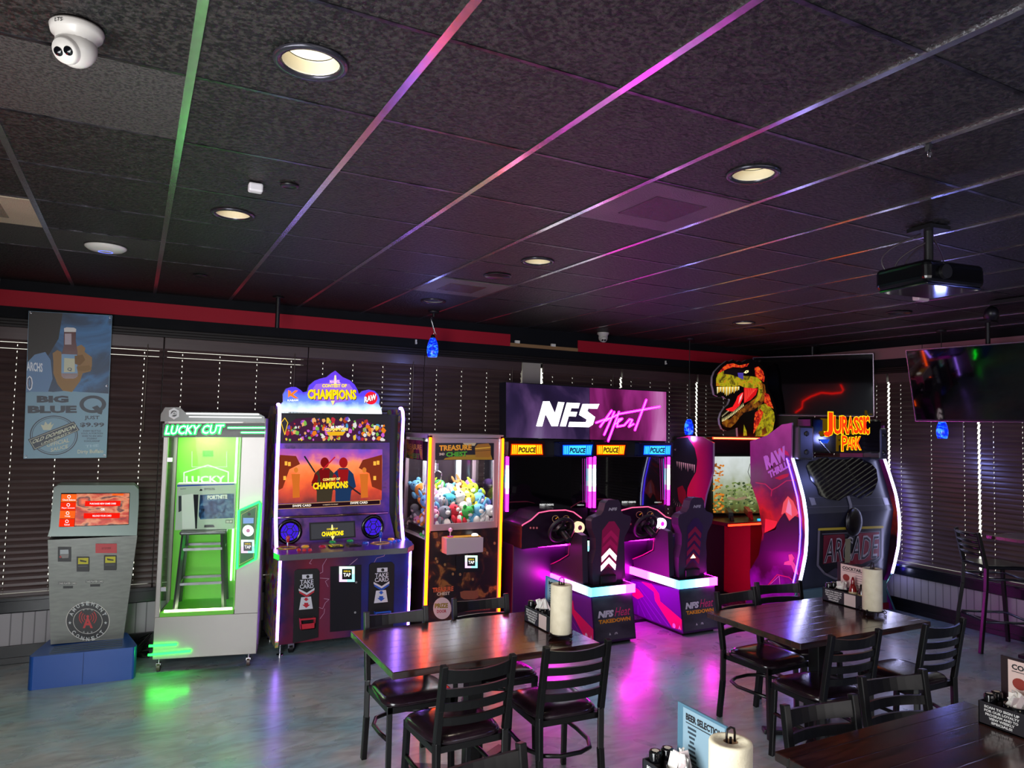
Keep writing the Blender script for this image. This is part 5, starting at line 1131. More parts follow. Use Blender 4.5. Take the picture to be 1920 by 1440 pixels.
def hSh(px_, py_):
    y = 5.2
    for _ in range(6): p = PY(y)(px_, py_); y = sy(max(.05, min(2.05, p.z)))
    return PY(y)(px_, py_)
# black visor window and its surround
zt0 = zs[-1]
q = MB(); vis = k7((1085, 935), (1110, 900), (1165, 890), (1185, 878), (1240, 870), (1260, 885), (1390, 885), (1430, 872), (1500, 880), (1575, 920), (1610, 960), (1620, 1040), (1600, 1100), (1570, 1150), (1490, 1180), (1430, 1150), (1380, 1160), (1330, 1195), (1240, 1180), (1180, 1150), (1165, 1090), (1120, 1040))
strip(q, [(sy(z), z) for z in (1.13, 1.70)], JX0, JX1, shellm); q.build('rear_shell_top', jp, True)
q = MB(); A = Art(q, hSh); A.poly(vis, mat('#040408', .06, 0, .6), 6); q.build('visor_window', jp, True)
q = MB(); A = Art(q, hSh)
sil2 = mat('#8a8894', .35, .3)
A.poly(k7((1385, 1160), (1405, 1158), (1425, 1225), (1425, 1285), (1405, 1285), (1405, 1228)), sil2, 8); A.line(k7((1100, 1245), (1740, 1225)), .8, mat('#5a5868', .4), 3)
for x in (1105, 1655): A.poly(k7((x, 1170), (x + 40, 1175), (x + 55, 1225), (x + 20, 1230)), sil2, 3)
A.line(k8((1125, 290), (1700, 290)), .8, mat('#4a4a58', .4), 3); q.build('trim', jp, True)
q = MB(); A = Art(q, hSh)
sh = k8((1180, 530), (1655, 510), (1655, 740), (1620, 790), (1480, 850), (1420, 900), (1300, 900), (1220, 860), (1170, 800))
A.poly(sh, mat('#0d0b12', .4), 2); A.line(k8((1180, 530), (1655, 512)), 4.5, mat('#b8a234', .4), 5); A.line(sh, 4, mat('#77707c', .35, .2), 4, True); A.line(k8((1205, 565), (1635, 545), (1635, 740), (1500, 830)), 2, mat('#6a6470', .35, .3), 4)
A.poly(k8((1215, 575), (1370, 565), (1400, 760), (1210, 790)), mat('#6a1428', .4), 3); A.poly(k8((1480, 560), (1630, 550), (1630, 730), (1500, 790), (1400, 790)), mat('#7a1428', .4), 3)
A.text('ARCADE', *k8((1215, 784), (1612, 748)), 46, mat('#b4afb8', .3, .2), 5, .03, lean=5); A.text('ARCADE', *k8((1219, 780), (1608, 746)), 42, mat('#1a1620', .4), 6, -.012, lean=5)
A.poly(k8((1375, 600), (1415, 600), (1410, 780), (1370, 780)), mat('#8a8468', .4), 7); A.poly(k8((1240, 860), (1300, 820), (1360, 840), (1330, 900)), mat('#3a3444', .4), 5)
q.build('arcade_emblem', jp, True)
q = MB(); c = hSh(*k8((1425, 485))[0]); q.ball((0, 0, 0), (.13, .045, .15), mat('#0a0508', .3), 20, Matrix.Translation(c + Vector((0, -.03, .02)))); q.build('door_hook', jp, True)
for x in (JX0 - .028, JX1 + .03):
    q = MB(); q.tube([(x, y + .05, z) for y, z in ARC], .007, glow('#4430ff', 14), 8); q.build('edge_light', jp, True)
for x in (JX0 - .005, JX1 + .012):
    q = MB(); pts = []
    for i in range(len(ARC) - 1):
        for k in range(4):
            t_ = k / 4; p0, p1, p2, p3 = [ARC[max(0, min(len(ARC) - 1, i + d))] for d in (-1, 0, 1, 2)]
            cr_ = [.5 * (2 * p1[e] + (p2[e] - p0[e]) * t_ + (2 * p0[e] - 5 * p1[e] + 4 * p2[e] - p3[e]) * t_ ** 2 + (3 * p1[e] - p0[e] - 3 * p2[e] + p3[e]) * t_ ** 3) for e in (0, 1)]; pts.append((x, cr_[0] - .01, cr_[1]))
    pts.append((x, ARC[-1][0] - .01, ARC[-1][1])); q.tube(pts, .013, glow('#c4c8ff', 13), 10); q.build('light_arc', jp, True)
q = MB(); q.box(JX0, JX1, 5.20, 5.9, .03, .10, mat('#7a1420', .4)); q.box(JX0, JX1, 5.22, 5.28, .10, .34, mat('#4e6870', .4)); q.build('base', jp, True)
for x in (JX0 + .0, JX1):
    q = MB(); q.tube([(x, 5.17, .42), (x, 5.24, .28), (x, 5.13, .03)], .012, mat('#6a98a8', .2, .8), 8); q.build('foot_trim', jp, True)
# sign bridge with raised letters
hJ = PY(5.17)
q = MB(); a_, b_ = hJ(1500, 800), hJ(1655, 800)
q.box(JX0 + .22, JX1 - .1, 5.20, 5.40, 1.75, 2.12, BLKGLOSS); q.build('sign_bridge', jp, True, bevel=.02)
for x0_, x1_ in ((JX0 + .02, JX0 + .24), (JX1 - .14, JX1 - .02)):
    q = MB(); q.box(x0_, x1_, 5.19, 5.42, 1.68, 2.03, mat('#55555e', .3, .7)); q.build('corner_bracket', jp, True, bevel=.02)
    for z in (1.76, 1.95): q = MB(); xx = (x0_ + x1_) / 2; q.cyl((xx, 5.19, z), (xx, 5.175, z), .028, BLACK, .02); q.build('bolt', jp, True)
rd, yl = glow('#ff2a08', 1.7), glow('#ffc010', 1.3)
JW = [('J', 1235, 1285, 530, 710, 14), ('U', 1290, 1350, 560, 695, 6), ('R', 1352, 1402, 560, 692, 4), ('A', 1396, 1440, 562, 690, 2), ('S', 1440, 1480, 565, 690, 0), ('S', 1478, 1512, 562, 690, 0), ('I', 1512, 1528, 562, 690, 0), ('C', 1526, 1558, 558, 695, 0)]
q = MB(); A = Art(q, hJ)
for c, x0_, x1_, y0_, y1_, ex in JW:
    (ax, ay), (bx_, by2) = k7((x0_ - (12 if c == 'J' else 0), y1_), (x1_, y1_ + 4)); hgt = (y1_ - y0_) / 4
    A.text(c, (ax - 1.4, ay + 1.6), (bx_ + 1.4, by2 + 1.4), hgt + 3, yl, 1, .07); A.text(c, (ax, ay), (bx_, by2), hgt, rd, 3, .03)
for c, x0_, x1_, y0_, y1_ in (('P', 1352, 1394, 708, 822), ('A', 1392, 1432, 722, 812), ('R', 1430, 1462, 722, 812), ('K', 1460, 1496, 716, 812)):
    (ax, ay), (bx_, by2) = k7((x0_, y1_), (x1_, y1_)); hgt = (y1_ - y0_) / 4
    A.text(c, (ax - 1.3, ay + 1.3), (bx_ + 1.3, by2 + 1.3), hgt + 2.6, yl, 1, .06); A.text(c, (ax, ay), (bx_, by2), hgt, rd, 3, .01)
A.poly([hh for hh in k7((1215, 690), (1235, 672), (1262, 690), (1258, 716), (1228, 708))], rd, 2.5)
q.build('sign_lettering', jp, True)
q = MB(); A = Art(q, PY(5.192)); A.poly(k7((1185, 735), (1262, 735), (1245, 765), (1205, 762)), glow('#2048d0', .9), 1); A.line(k7((1190, 750), (1265, 835)), .8, CHROME, 2); q.build('inner_light', jp, True)
# screen unit behind
SU0, SU1 = 5.83, 7.55
q = MB(); q.box(SU0 + .03, SU1, 6.46, 6.88, .03, 1.88, BLACK); q.build('screen_tower', jp, True)
DP = [(6.80, .05), (6.42, .05), (6.40, .6), (6.36, .95), (6.29, 1.22), (6.18, 1.50), (6.18, 1.82), (6.36, 1.885), (6.6, 1.89), (6.80, 1.86)]
q = MB(); q.prism([(SU0, y, z) for y, z in DP], (.025, 0, 0), ramp_mat('red_magenta_print', [(0, '#3a0c50'), (.5, '#c81850'), (.75, '#d81c48'), (1, '#7a2c50')], 'y', .85, 1.45, 0, .25), side=mat('#b8a8c0', .3, .5)); q.build('screen_side_panel', jp, True)
q = MB(); A = Art(q, PX(SU0 - .0005), (-1, 0, 0)); dk_ = mat('#1e1820', .4)
A.poly(k5((1358, 560), (1400, 530), (1480, 520), (1530, 600), (1550, 690), (1540, 780), (1500, 850), (1478, 900), (1470, 980), (1500, 1000), (1520, 1030), (1358, 1045)), dk_, 1)
A.poly(k5((1400, 900), (1440, 880), (1465, 930), (1470, 1000), (1440, 1030), (1410, 990)), mat('#8a1028', .4), 2); A.poly(k5((1376, 610), (1392, 605), (1388, 622)), mat('#a09088', .4), 2)
for k in range(9):
    x = 1393 + k * 16; y0_ = 700 + k * 3; A.poly(k5((x, y0_), (x + 12, y0_ + 2), (x + 8, y0_ + 42 + (k % 3) * 12)), mat('#d8b8a8', .4), 2)
for k in range(9):
    a = PI * (.05 + .11 * k); A.poly(k5((1420 + 52 * math.cos(a), 985 + 55 * math.sin(a)), (1420 + 52 * math.cos(a + .12), 985 + 55 * math.sin(a + .12)), (1420 + 42 * math.cos(a), 965 + 40 * math.sin(a))), mat('#b09888', .4), 2)
q.build('jaw_print', jp, True)
hQ = PY(6.445); q = MB(); A = Art(q, hQ); A.rect(1337, 856, 1450, 962, ramp_mat('forest_screen', [(0, '#4a3018'), (.18, '#5c6838'), (.4, '#8a9468'), (.6, '#b0b8ac'), (1, '#d0d8d8')], 'z', hQ(1375, 962).z, hQ(1375, 856).z, .85, noise=.55, nscale=7), 1)
fo = noise_mat('autumn_leaves_display', [(.35, '#6a3a18'), (.5, '#d87820'), (.6, '#8a5a28'), (.7, '#f0b050')], 14, 4, .3, emit=.7, dist=1); gr = noise_mat('green_leaves_display', [(.35, '#2c4420'), (.5, '#6a8040'), (.65, '#a0b070')], 16, 4, .3, emit=.6, dist=1)
R3 = random.Random(9)
for k in range(130):
    x = R3.uniform(1342, 1418); y = R3.uniform(905, 958) if x > 1360 else R3.uniform(925, 958); A.disc(x, y, R3.uniform(1.5, 4), R3.uniform(1, 2.6), glow(R3.choice(('#4a5c30', '#6a8040', '#8a9c5c', '#38482c', '#a0a878')), .8), 2 + k * .01, 7)
for k in range(70):
    x = R3.uniform(1337, 1356); y = R3.uniform(868, 960); A.disc(x, y, R3.uniform(1.5, 3.5), R3.uniform(1, 2.6), glow(R3.choice(('#c87020', '#e89838', '#8a4a18', '#d88028')), .8), 3.4 + k * .01, 7)
A.line([(1366, 934), (1385, 936), (1404, 931)], 5, glow('#9a8468', .7), 3); A.line([(1406, 870), (1402, 885), (1408, 900), (1404, 915)], 1, glow('#2c2820', .6), 3)
q.build('game_screen', jp, True)
q = MB(); q.box(SU0 + .03, SU1, 6.22, 6.46, 1.70, 1.855, mat('#1c0a14', .3)); q.build('canopy', jp, True)
q = MB(); q.box(SU0 + .03, SU1 - .3, 6.205, 6.222, 1.862, 1.885, glow('#ff2410', 7)); q.box(SU0 + .03, SU1 - .3, 6.20, 6.205, 1.868, 1.879, glow('#ffb060', 3)); q.build('top_light_bar', jp, True)
q = MB(); q.box(SU0 + .04, SU1, 5.98, 6.46, .90, .94, mat('#3a0810', .3)); q.box(SU0 + .45, SU1, 6.05, 6.46, .06, .9, mat('#8a0c18', .4)); q.build('gun_shelf', jp, True)
q = MB(); q.box(SU0 + .04, SU1 - .2, 5.968, 5.982, .905, .925, glow('#ff2410', 8)); q.build('shelf_light_bar', jp, True)
for dx_, c in ((.22, '#1a1a1e'), (.52, '#a01420')):
    q = MB(); x = SU0 + dx_; q.bar((x, 6.12, 1.0), (x + .16, 6.34, 1.03), .05, .07, mat(c, .35)); q.bar((x + .02, 6.14, .99), (x + .0, 6.10, .93), .035, .05, mat(c, .35)); q.cyl((x + .16, 6.34, 1.03), (x + .2, 6.40, 1.04), .014, BLACK); q.build('toy_gun', jp, True)
q = MB(); q.cyl((SU0 + .6, 6.05, .94), (SU0 + .6, 6.05, .955), .03, glow('#28a8ff', 1.6)); q.build('start_button', jp, True)
q = MB(); q.box(SU0 + .1, JX1, 5.95, 6.4, 0, .03, mat('#4a3a44', .3, .7))
for i in range(24):
    for j in range(8): xx, yy = SU0 + .13 + i * .055 + (j % 2) * .027, 5.97 + j * .05; q.box(xx - .009, xx + .009, yy - .004, yy + .004, .03, .033, mat('#d8b8c8', .2, .9))
q.build('floor_plate', jp, True)
q = MB(); q.box(JX0 + .12, JX1 - .1, 5.40, 5.85, .10, .48, mat('#3c0a18', .4)); q.build('bench_seat', jp, True, bevel=.03)
# dinosaur head topper (cut-out lit board)
hT = PY(6.30); O = kd_((700, 140), (735, 155), (800, 120), (855, 158), (895, 135), (940, 165), (1010, 125), (1105, 108), (1140, 150), (1190, 140), (1240, 200), (1320, 310), (1350, 450), (1360, 590), (1420, 700), (1480, 860), (1500, 1000), (1480, 1150), (1400, 1290), (1330, 1345), (880, 1345), (870, 1200), (780, 1235), (700, 1252), (630, 1225), (595, 1150), (585, 1060), (610, 970), (670, 880), (720, 840), (750, 770), (745, 745), (690, 745), (640, 705), (560, 708), (505, 680), (490, 600), (470, 520), (475, 400), (510, 310), (600, 215))
q = MB(); q.prism([hT(*p) for p in O], (0, .03, 0), mat('#0c0708', .3), side=mat('#a8a0a8', .3)); q.build('dinosaur_topper', jp, True)
q = MB(); A = Art(q, hT); skin = noise_mat('olive_scaly_skin_print', [(.32, '#3a2a10'), (.45, '#8a7a14'), (.55, '#b0a818'), (.65, '#c87a1c'), (.75, '#6a4a18')], 12, 5, .3, emit=.75, dist=1.2)
rskin = noise_mat('red_orange_skin_print', [(.35, '#5a0c10'), (.5, '#d02818'), (.62, '#f06a20')], 16, 4, .3, emit=.8, dist=1.5); bskin = noise_mat('brown_skin_print', [(.35, '#1c0c08'), (.5, '#7a3c10'), (.65, '#a86a18')], 10, 4, .3, emit=.6, dist=1.5)
A.poly(kd_((530, 420), (560, 350), (640, 300), (760, 290), (900, 330), (960, 380), (1060, 380), (1180, 400), (1250, 470), (1240, 560), (1190, 560), (1080, 590), (970, 560), (900, 530), (760, 560), (620, 545), (530, 540)), skin, 2)
A.poly(kd_((540, 360), (640, 240), (700, 195), (800, 180), (900, 215), (1050, 180), (1020, 230), (940, 250), (800, 240), (700, 270), (620, 310)), rskin, 2.5); A.poly(kd_((1140, 250), (1200, 230), (1270, 300), (1300, 400), (1290, 480), (1230, 440), (1150, 380)), rskin, 2.5)
A.poly(kd_((650, 300), (780, 260), (960, 280), (1060, 270), (1080, 330), (960, 350), (880, 400), (760, 360), (650, 350)), mat('#241418', .4), 2.6); A.poly(kd_((870, 330), (960, 330), (960, 440), (880, 400)), glow('#4a3c9c', .8), 3)
A.poly(kd_((965, 330), (1000, 295), (1040, 292), (1040, 320), (1000, 340)), glow('#fff0a0', 1.3), 4); A.disc(*kd_((1012, 315))[0], 1.2, 1.4, BLACK, 5, 10)
A.poly(kd_((1180, 560), (1250, 480), (1300, 520), (1320, 640), (1300, 760), (1240, 840), (1120, 920), (980, 960), (900, 1040), (840, 1130), (760, 1200), (660, 1190), (620, 1130), (640, 1080), (760, 1060), (880, 940), (1000, 840), (1140, 740), (1200, 650)), bskin, 2); A.poly(kd_((1200, 500), (1260, 520), (1270, 640), (1220, 760), (1120, 830), (1180, 700), (1200, 620)), skin, 2.3)
A.poly(kd_((970, 565), (1190, 580), (1160, 680), (1080, 760), (1000, 800), (970, 815)), glow('#c81418', .9), 3)
for k in range(7): A.line(kd_((990 + k * 28, 580), (985 + k * 22, 790 - k * 26)), 1.1, glow('#ff4a40', .9), 4)
A.poly(kd_((680, 910), (790, 870), (840, 780), (870, 700), (930, 650), (960, 640), (950, 740), (900, 850), (800, 945), (720, 940)), glow('#e01c20', 1), 3); A.poly(kd_((880, 830), (900, 720), (950, 650), (930, 730)), glow('#f0b0b0', .9), 4)
for k in range(15):
    x = 540 + k * 24; ln_ = (110, 95, 80, 90, 100, 130, 150, 140, 120, 110, 90, 105, 80, 70, 60)[k]; y0_ = 555 if k < 12 else 550
    A.poly(kd_((x, y0_), (x + 20, y0_), (x + 14, y0_ + ln_ * .8), (x + 6, y0_ + ln_)), glow('#ffc040' if k % 2 else '#fff0b0', 1), 4)
for k in range(16):
    t_ = k / 15; x = 620 + 330 * t_; y = 1090 - 240 * t_ ** 1.2; A.poly(kd_((x, y + 15), (x + 16, y + 12), (x + 4, y - 45)), glow('#e8d898', .9), 4)
for k in range(8): x = 620 + k * 14; y = 1030 - k * 12; A.poly(kd_((x, y), (x + 8, y), (x + 4, y - 30)), glow('#e0d0a0', .8), 4)
A.poly(kd_((1200, 850), (1300, 820), (1400, 880), (1450, 960), (1460, 1080), (1430, 1240), (1330, 1340), (1150, 1340), (1160, 1200), (1200, 1080), (1190, 950)), skin, 2); A.poly(kd_((1150, 960), (1230, 900), (1280, 960), (1240, 1080), (1180, 1200), (1120, 1300), (1130, 1100)), rskin, 2.4); A.poly(kd_((1300, 640), (1370, 680), (1400, 780), (1440, 900), (1360, 860), (1290, 800)), rskin, 2.4)
A.poly(kd_((970, 1150), (1010, 1250), (1020, 1330), (960, 1330)), skin, 2); A.poly(kd_((1250, 1240), (1310, 1180), (1340, 1280), (1260, 1330)), bskin, 3)
q.build('dinosaur_print', jp, True)
area('red_shelf_glow', (6.4, 6.1, 1.68), (6.4, 6.05, .5), .6, .1, 1.5, (1, .12, .06))

# ================================================================== wall screens and banner
def tv(name_lab, tl, tr, h, tiltv, group='wall-hung flat screens'):
    tl, tr = Vector(tl), Vector(tr); u = (tr - tl).normalized(); W_ = (tr - tl).length; inw = Vector((-u.y, u.x, 0)) ; c = (tl + tr) / 2
    if inw.dot(Vector((-c.x, -c.y, 0))) < 0: inw = -inw
    o = thing('flat_screen', name_lab, 'television', (c.x, c.y, tl.z), 0, group)
    dn = (Vector((0, 0, -1)) * math.cos(tiltv) - inw * math.sin(tiltv)); n = u.cross(dn)
    if n.dot(inw) < 0: n = -n
    P = [tl, tr, tr + dn * h, tl + dn * h]
    q = MB(); q.prism(P, -n * .035, BLKMET); q.build('casing', o, True, bevel=.003)
    q = MB(); ins = .010; Pi = [tl + u * ins + dn * ins, tr - u * ins + dn * ins, tr - u * ins + dn * (h - .018), tl + u * ins + dn * (h - .018)]; q.poly3([p + n * .0015 for p in Pi], SCREENBLK); q.build('screen_glass', o, True)
    q = MB(); bz = mat('#8a7a8c', .25, .8)
    for a, b_ in ((P[0], P[1]), (P[1], P[2]), (P[2], P[3]), (P[3], P[0])): q.bar(a + n * .002, b_ + n * .002, .007, .007, bz, n)
    q.build('bezel', o, True)
    q = MB(); b0 = c - n * .05 + dn * h * .4; q.cyl((b0.x - inw.x * .04, b0.y - inw.y * .04, b0.z), (b0.x - inw.x * .04, b0.y - inw.y * .04, ZC), .02, BLACK); q.bar(c - n * .035 + dn * h * .4, b0 - inw * .04, .2, .2, BLACK); q.cb((b0.x - inw.x * .04, b0.y - inw.y * .04, ZC - .01), (.12, .12, .02), BLACK); q.build('ceiling_mount', o, True)
tv('dark flat screen across the room corner, behind the dinosaur head, reflecting a red line', (6.97, 6.68, 2.90), (7.61, 5.45, 2.90), .735, math.radians(2))
tv('large dark flat screen tilted down at the right edge of the picture', (6.77, 4.49, 2.80), (6.90, 3.15, 2.80), .72, math.radians(14))

bn_ = thing('vinyl_banner', 'blue vinyl sauce banner hanging over the leftmost blind', 'banner', (-.5, 6.84, 1.62))
hV = PY(6.845); q = MB()
BP = k1((215, 92), (842, 126), (798, 1192), (176, 1200)); q.prism([hV(*p) for p in BP], (0, .004, 0), mat('#7ea3b8', .45)); q.build('sheet', bn_, True)
q = MB(); A = Art(q, hV)
A.poly(k1((217, 94), (840, 128), (814, 712), (700, 705), (600, 700), (500, 690), (400, 700), (300, 692), (197, 702)), noise_mat('blue_photo_print', [(.3, '#1c2a3c'), (.45, '#2c4a6a'), (.55, '#3f78ac'), (.63, '#30465a')], 2.2, 5, .45, dist=1), 1)
A.poly(k1((217, 94), (470, 110), (440, 300), (360, 430), (300, 470), (206, 500)), mat('#2b2723', .5), 1.4)
A.poly(k1((203, 480), (260, 420), (340, 400), (380, 460), (395, 600), (360, 700), (196, 698)), mat('#6d8db4', .5), 1.6); A.text('ARCHS', *k1((200, 540), (320, 552)), 17, mat('#dfe4ea', .4), 2.2, .03); A.text('0', *k1((200, 690), (246, 690)), 28, mat('#e8e8ee', .4), 2.2, .04); A.text('0', *k1((206, 680), (238, 680)), 23, mat('#3a5070', .4), 2.4, .02)
tan = mat('#a8845c', .6)
A.poly(k1((395, 410), (430, 385), (460, 400), (470, 500), (480, 580), (560, 600), (570, 420), (575, 360), (610, 345), (640, 370), (635, 400), (690, 440), (690, 500), (680, 545), (620, 560), (600, 620), (540, 700), (470, 690), (430, 640), (400, 560), (400, 470)), tan, 1.8)
A.poly(k1((480, 235), (570, 235), (568, 310), (582, 400), (585, 580), (560, 600), (480, 600), (460, 580), (462, 420), (478, 360)), mat('#5c2c2c', .25), 2.4); A.poly(k1((480, 222), (500, 215), (555, 218), (572, 228), (570, 250), (482, 250)), mat('#e4e0dc', .4), 2.7); A.rect(*k1((486, 262))[0], *k1((536, 345))[0], mat('#b8a8b0', .4), 2.7)
A.poly(k1((462, 415), (578, 420), (582, 560), (460, 560)), mat('#7aa4c8', .4), 2.7); A.poly(k1((482, 445), (560, 450), (562, 550), (480, 552)), mat('#c8c8a8', .4), 3); A.text('Q', *k1((505, 545), (540, 545)), 7, mat('#3a4a5a', .4), 3.4, .03)
A.poly(k1((560, 430), (620, 420), (640, 460), (600, 500), (562, 490)), mat('#8f6c48', .6), 3.2); A.poly(k1((575, 510), (670, 500), (690, 530), (640, 545), (580, 540)), mat('#9a7850', .6), 3.2)
nv = mat('#22303e', .45); A.text('BIG', *k1((276, 780), (514, 780)), 13, nv, 2, .06); A.text('BLUE', *k1((208, 860), (576, 858)), 14, nv, 2, .06)
cx, cy = k1((696, 792))[0]; A.ring(cx, cy, 25, 16.5, 8, nv, 2, 40); A.poly(k1((690, 815), (730, 800), (770, 840), (762, 868), (735, 862)), nv, 2.3)
A.text('JUST', *k1((634, 912), (746, 912)), 8.5, nv, 2, .02); A.text('$9.99', *k1((600, 965), (782, 966)), 9, nv, 2, .03)
for k, t_ in enumerate(('EVERY BOTTLE', 'SOLD, A PORTION', 'GOES TO AN ODU', 'STUDENT', 'SCHOLARSHIP')): wd = len(t_) * 5.4; A.text(t_, *k1((690 - wd, 998 + k * 19), (690 + wd, 998 + k * 19)), 3, nv, 2, .01)
cx, cy = k1((404, 1025))[0]; A.ring(cx, cy, 45, 37, 2, nv, 2, 48); A.ring(cx, cy, 41, 33.5, 1, nv, 2, 48)
cream = mat('#cfd0b8', .45); A.poly(k1((305, 945), (330, 950), (340, 920), (360, 945), (385, 922), (385, 950), (405, 935), (380, 985), (325, 985)), cream, 2.2)
A.text('OFFICIAL', *k1((350, 1115), (520, 1075)), 8, cream, 2.2, .02); A.text('SAUCE', *k1((380, 1150), (510, 1120)), 7, cream, 2.2, .02)
A.poly(k1((210, 1055), (555, 920), (597, 985), (255, 1138)), nv, 3); A.line(k1((222, 1060), (550, 932), (584, 985), (262, 1126)), .8, cream, 3.4, True)
A.text('OLD DOMINION', *k1((238, 1092), (560, 975)), 8.5, cream, 3.6, .03, lean=3); A.text('UNIVERSITY', *k1((305, 1100), (530, 1010)), 5, cream, 3.6, .02, lean=2)
A.text('Dirty Buffalo', *k1((582, 1170), (775, 1165)), 9, cream, 2.2, .015); A.text('THE', *k1((640, 1118), (740, 1110)), 5, mat('#9fc0d0', .4), 2.2, .02)
q.build('printed_face', bn_, True)
for x, y in k1((232, 104), (826, 140), (782, 1176), (194, 1184), (802, 655)): q = MB(); p = hV(x, y); q.tube([p + Vector((.008 * math.cos(k), -.003, .008 * math.sin(k))) for k in (0, 1.05, 2.1, 3.14, 4.2, 5.25)], .0025, CHROME, 6, True); q.build('grommet', bn_, True)

# ================================================================== TABLES, CHAIRS, STOOL
wood = bpy.data.materials.new('dark_plank_wood'); wood.use_nodes = True
nt = wood.node_tree; b = nt.nodes['Principled BSDF']; L = nt.links.new
tc = nt.nodes.new('ShaderNodeTexCoord'); mp = nt.nodes.new('ShaderNodeMapping'); mp.inputs['Scale'].default_value = (1, 9, 9); L(tc.outputs['Object'], mp.inputs[0])
n = nt.nodes.new('ShaderNodeTexNoise'); n.inputs['Scale'].default_value = 2.2; n.inputs['Detail'].default_value = 8; n.inputs['Distortion'].default_value = 1.5; L(mp.outputs[0], n.inputs['Vector'])
cr = nt.nodes.new('ShaderNodeValToRGB'); L(n.outputs['Fac'], cr.inputs[0])
el = cr.color_ramp.elements; el[0].position = .35; el[0].color = C('#1c0e0c'); el[1].position = .7; el[1].color = C('#46241c')
sx = nt.nodes.new('ShaderNodeSeparateXYZ'); L(tc.outputs['Object'], sx.inputs[0])
pg = nt.nodes.new('ShaderNodeMath'); pg.operation = 'PINGPONG'; pg.inputs[1].default_value = .052; L(sx.outputs[1], pg.inputs[0])
gr_ = nt.nodes.new('ShaderNodeMapRange'); gr_.inputs[1].default_value = 0; gr_.inputs[2].default_value = .004; L(pg.outputs[0], gr_.inputs[0])
mx = nt.nodes.new('ShaderNodeMix'); mx.data_type = 'RGBA'; mx.blend_type = 'MULTIPLY'; mx.inputs[0].default_value = .8; L(cr.outputs[0], mx.inputs[6]); L(gr_.outputs[0], mx.inputs[7]); L(mx.outputs[2], b.inputs['Base Color'])
b.inputs['Roughness'].default_value = .2; b.inputs['Coat Weight'].default_value = .8; b.inputs['Coat Roughness'].default_value = .14
ad = nt.nodes.new('ShaderNodeMath'); ad.operation = 'MULTIPLY_ADD'; ad.inputs[1].default_value = .25; L(n.outputs['Fac'], ad.inputs[0]); L(gr_.outputs[0], ad.inputs[2])
bp = nt.nodes.new('ShaderNodeBump'); bp.inputs['Strength'].default_value = .45; bp.inputs['Distance'].default_value = .003; L(ad.outputs[0], bp.inputs['Height']); L(bp.outputs[0], b.inputs['Normal'])
chm = mat('#0a0809', .34, .1); vinyl = noise_mat('dark_vinyl', [(.3, '#160c12'), (.7, '#20121a')], 30, 3, .2, bump=.05, bscale=40)
def table(x, y, lab, z=.76, w_=1.21, d=.76):
    o = thing('dining_table', lab, 'table', (x, y, 0), 0, 'dark plank dining tables')
    q = MB(); q.box(-w_ / 2, w_ / 2, -d / 2, d / 2, z - .036, z, wood); q.build('tabletop', o, bevel=.004)
    q = MB(); q.box(-.04, .04, -.04, .04, .03, z - .06, chm); q.build('column', o, bevel=.004)
    q = MB(); q.box(-.25, .25, -.035, .035, z - .062, z - .036, chm); q.box(-.035, .035, -.2, .2, z - .060, z - .036, chm); q.build('top_bracket', o)
    q = MB(); q.bar((-.30, -.18, .02), (.30, .18, .02), .07, .03, chm); q.bar((-.30, .18, .019), (.30, -.18, .019), .07, .03, chm); q.build('cross_base', o, bevel=.006)
    return o
table(1.77, 3.78, 'dark plank dining table in front of the claw machine, with green-lit left edge')
table(4.03, 3.30, 'dark plank dining table in front of the dinosaur game cabinet')
table(2.81, 1.62, 'dark plank dining table cut off by the lower right corner')
table(1.15, 1.50, 'dark plank dining table just below the frame, holding the paper towel at the bottom')
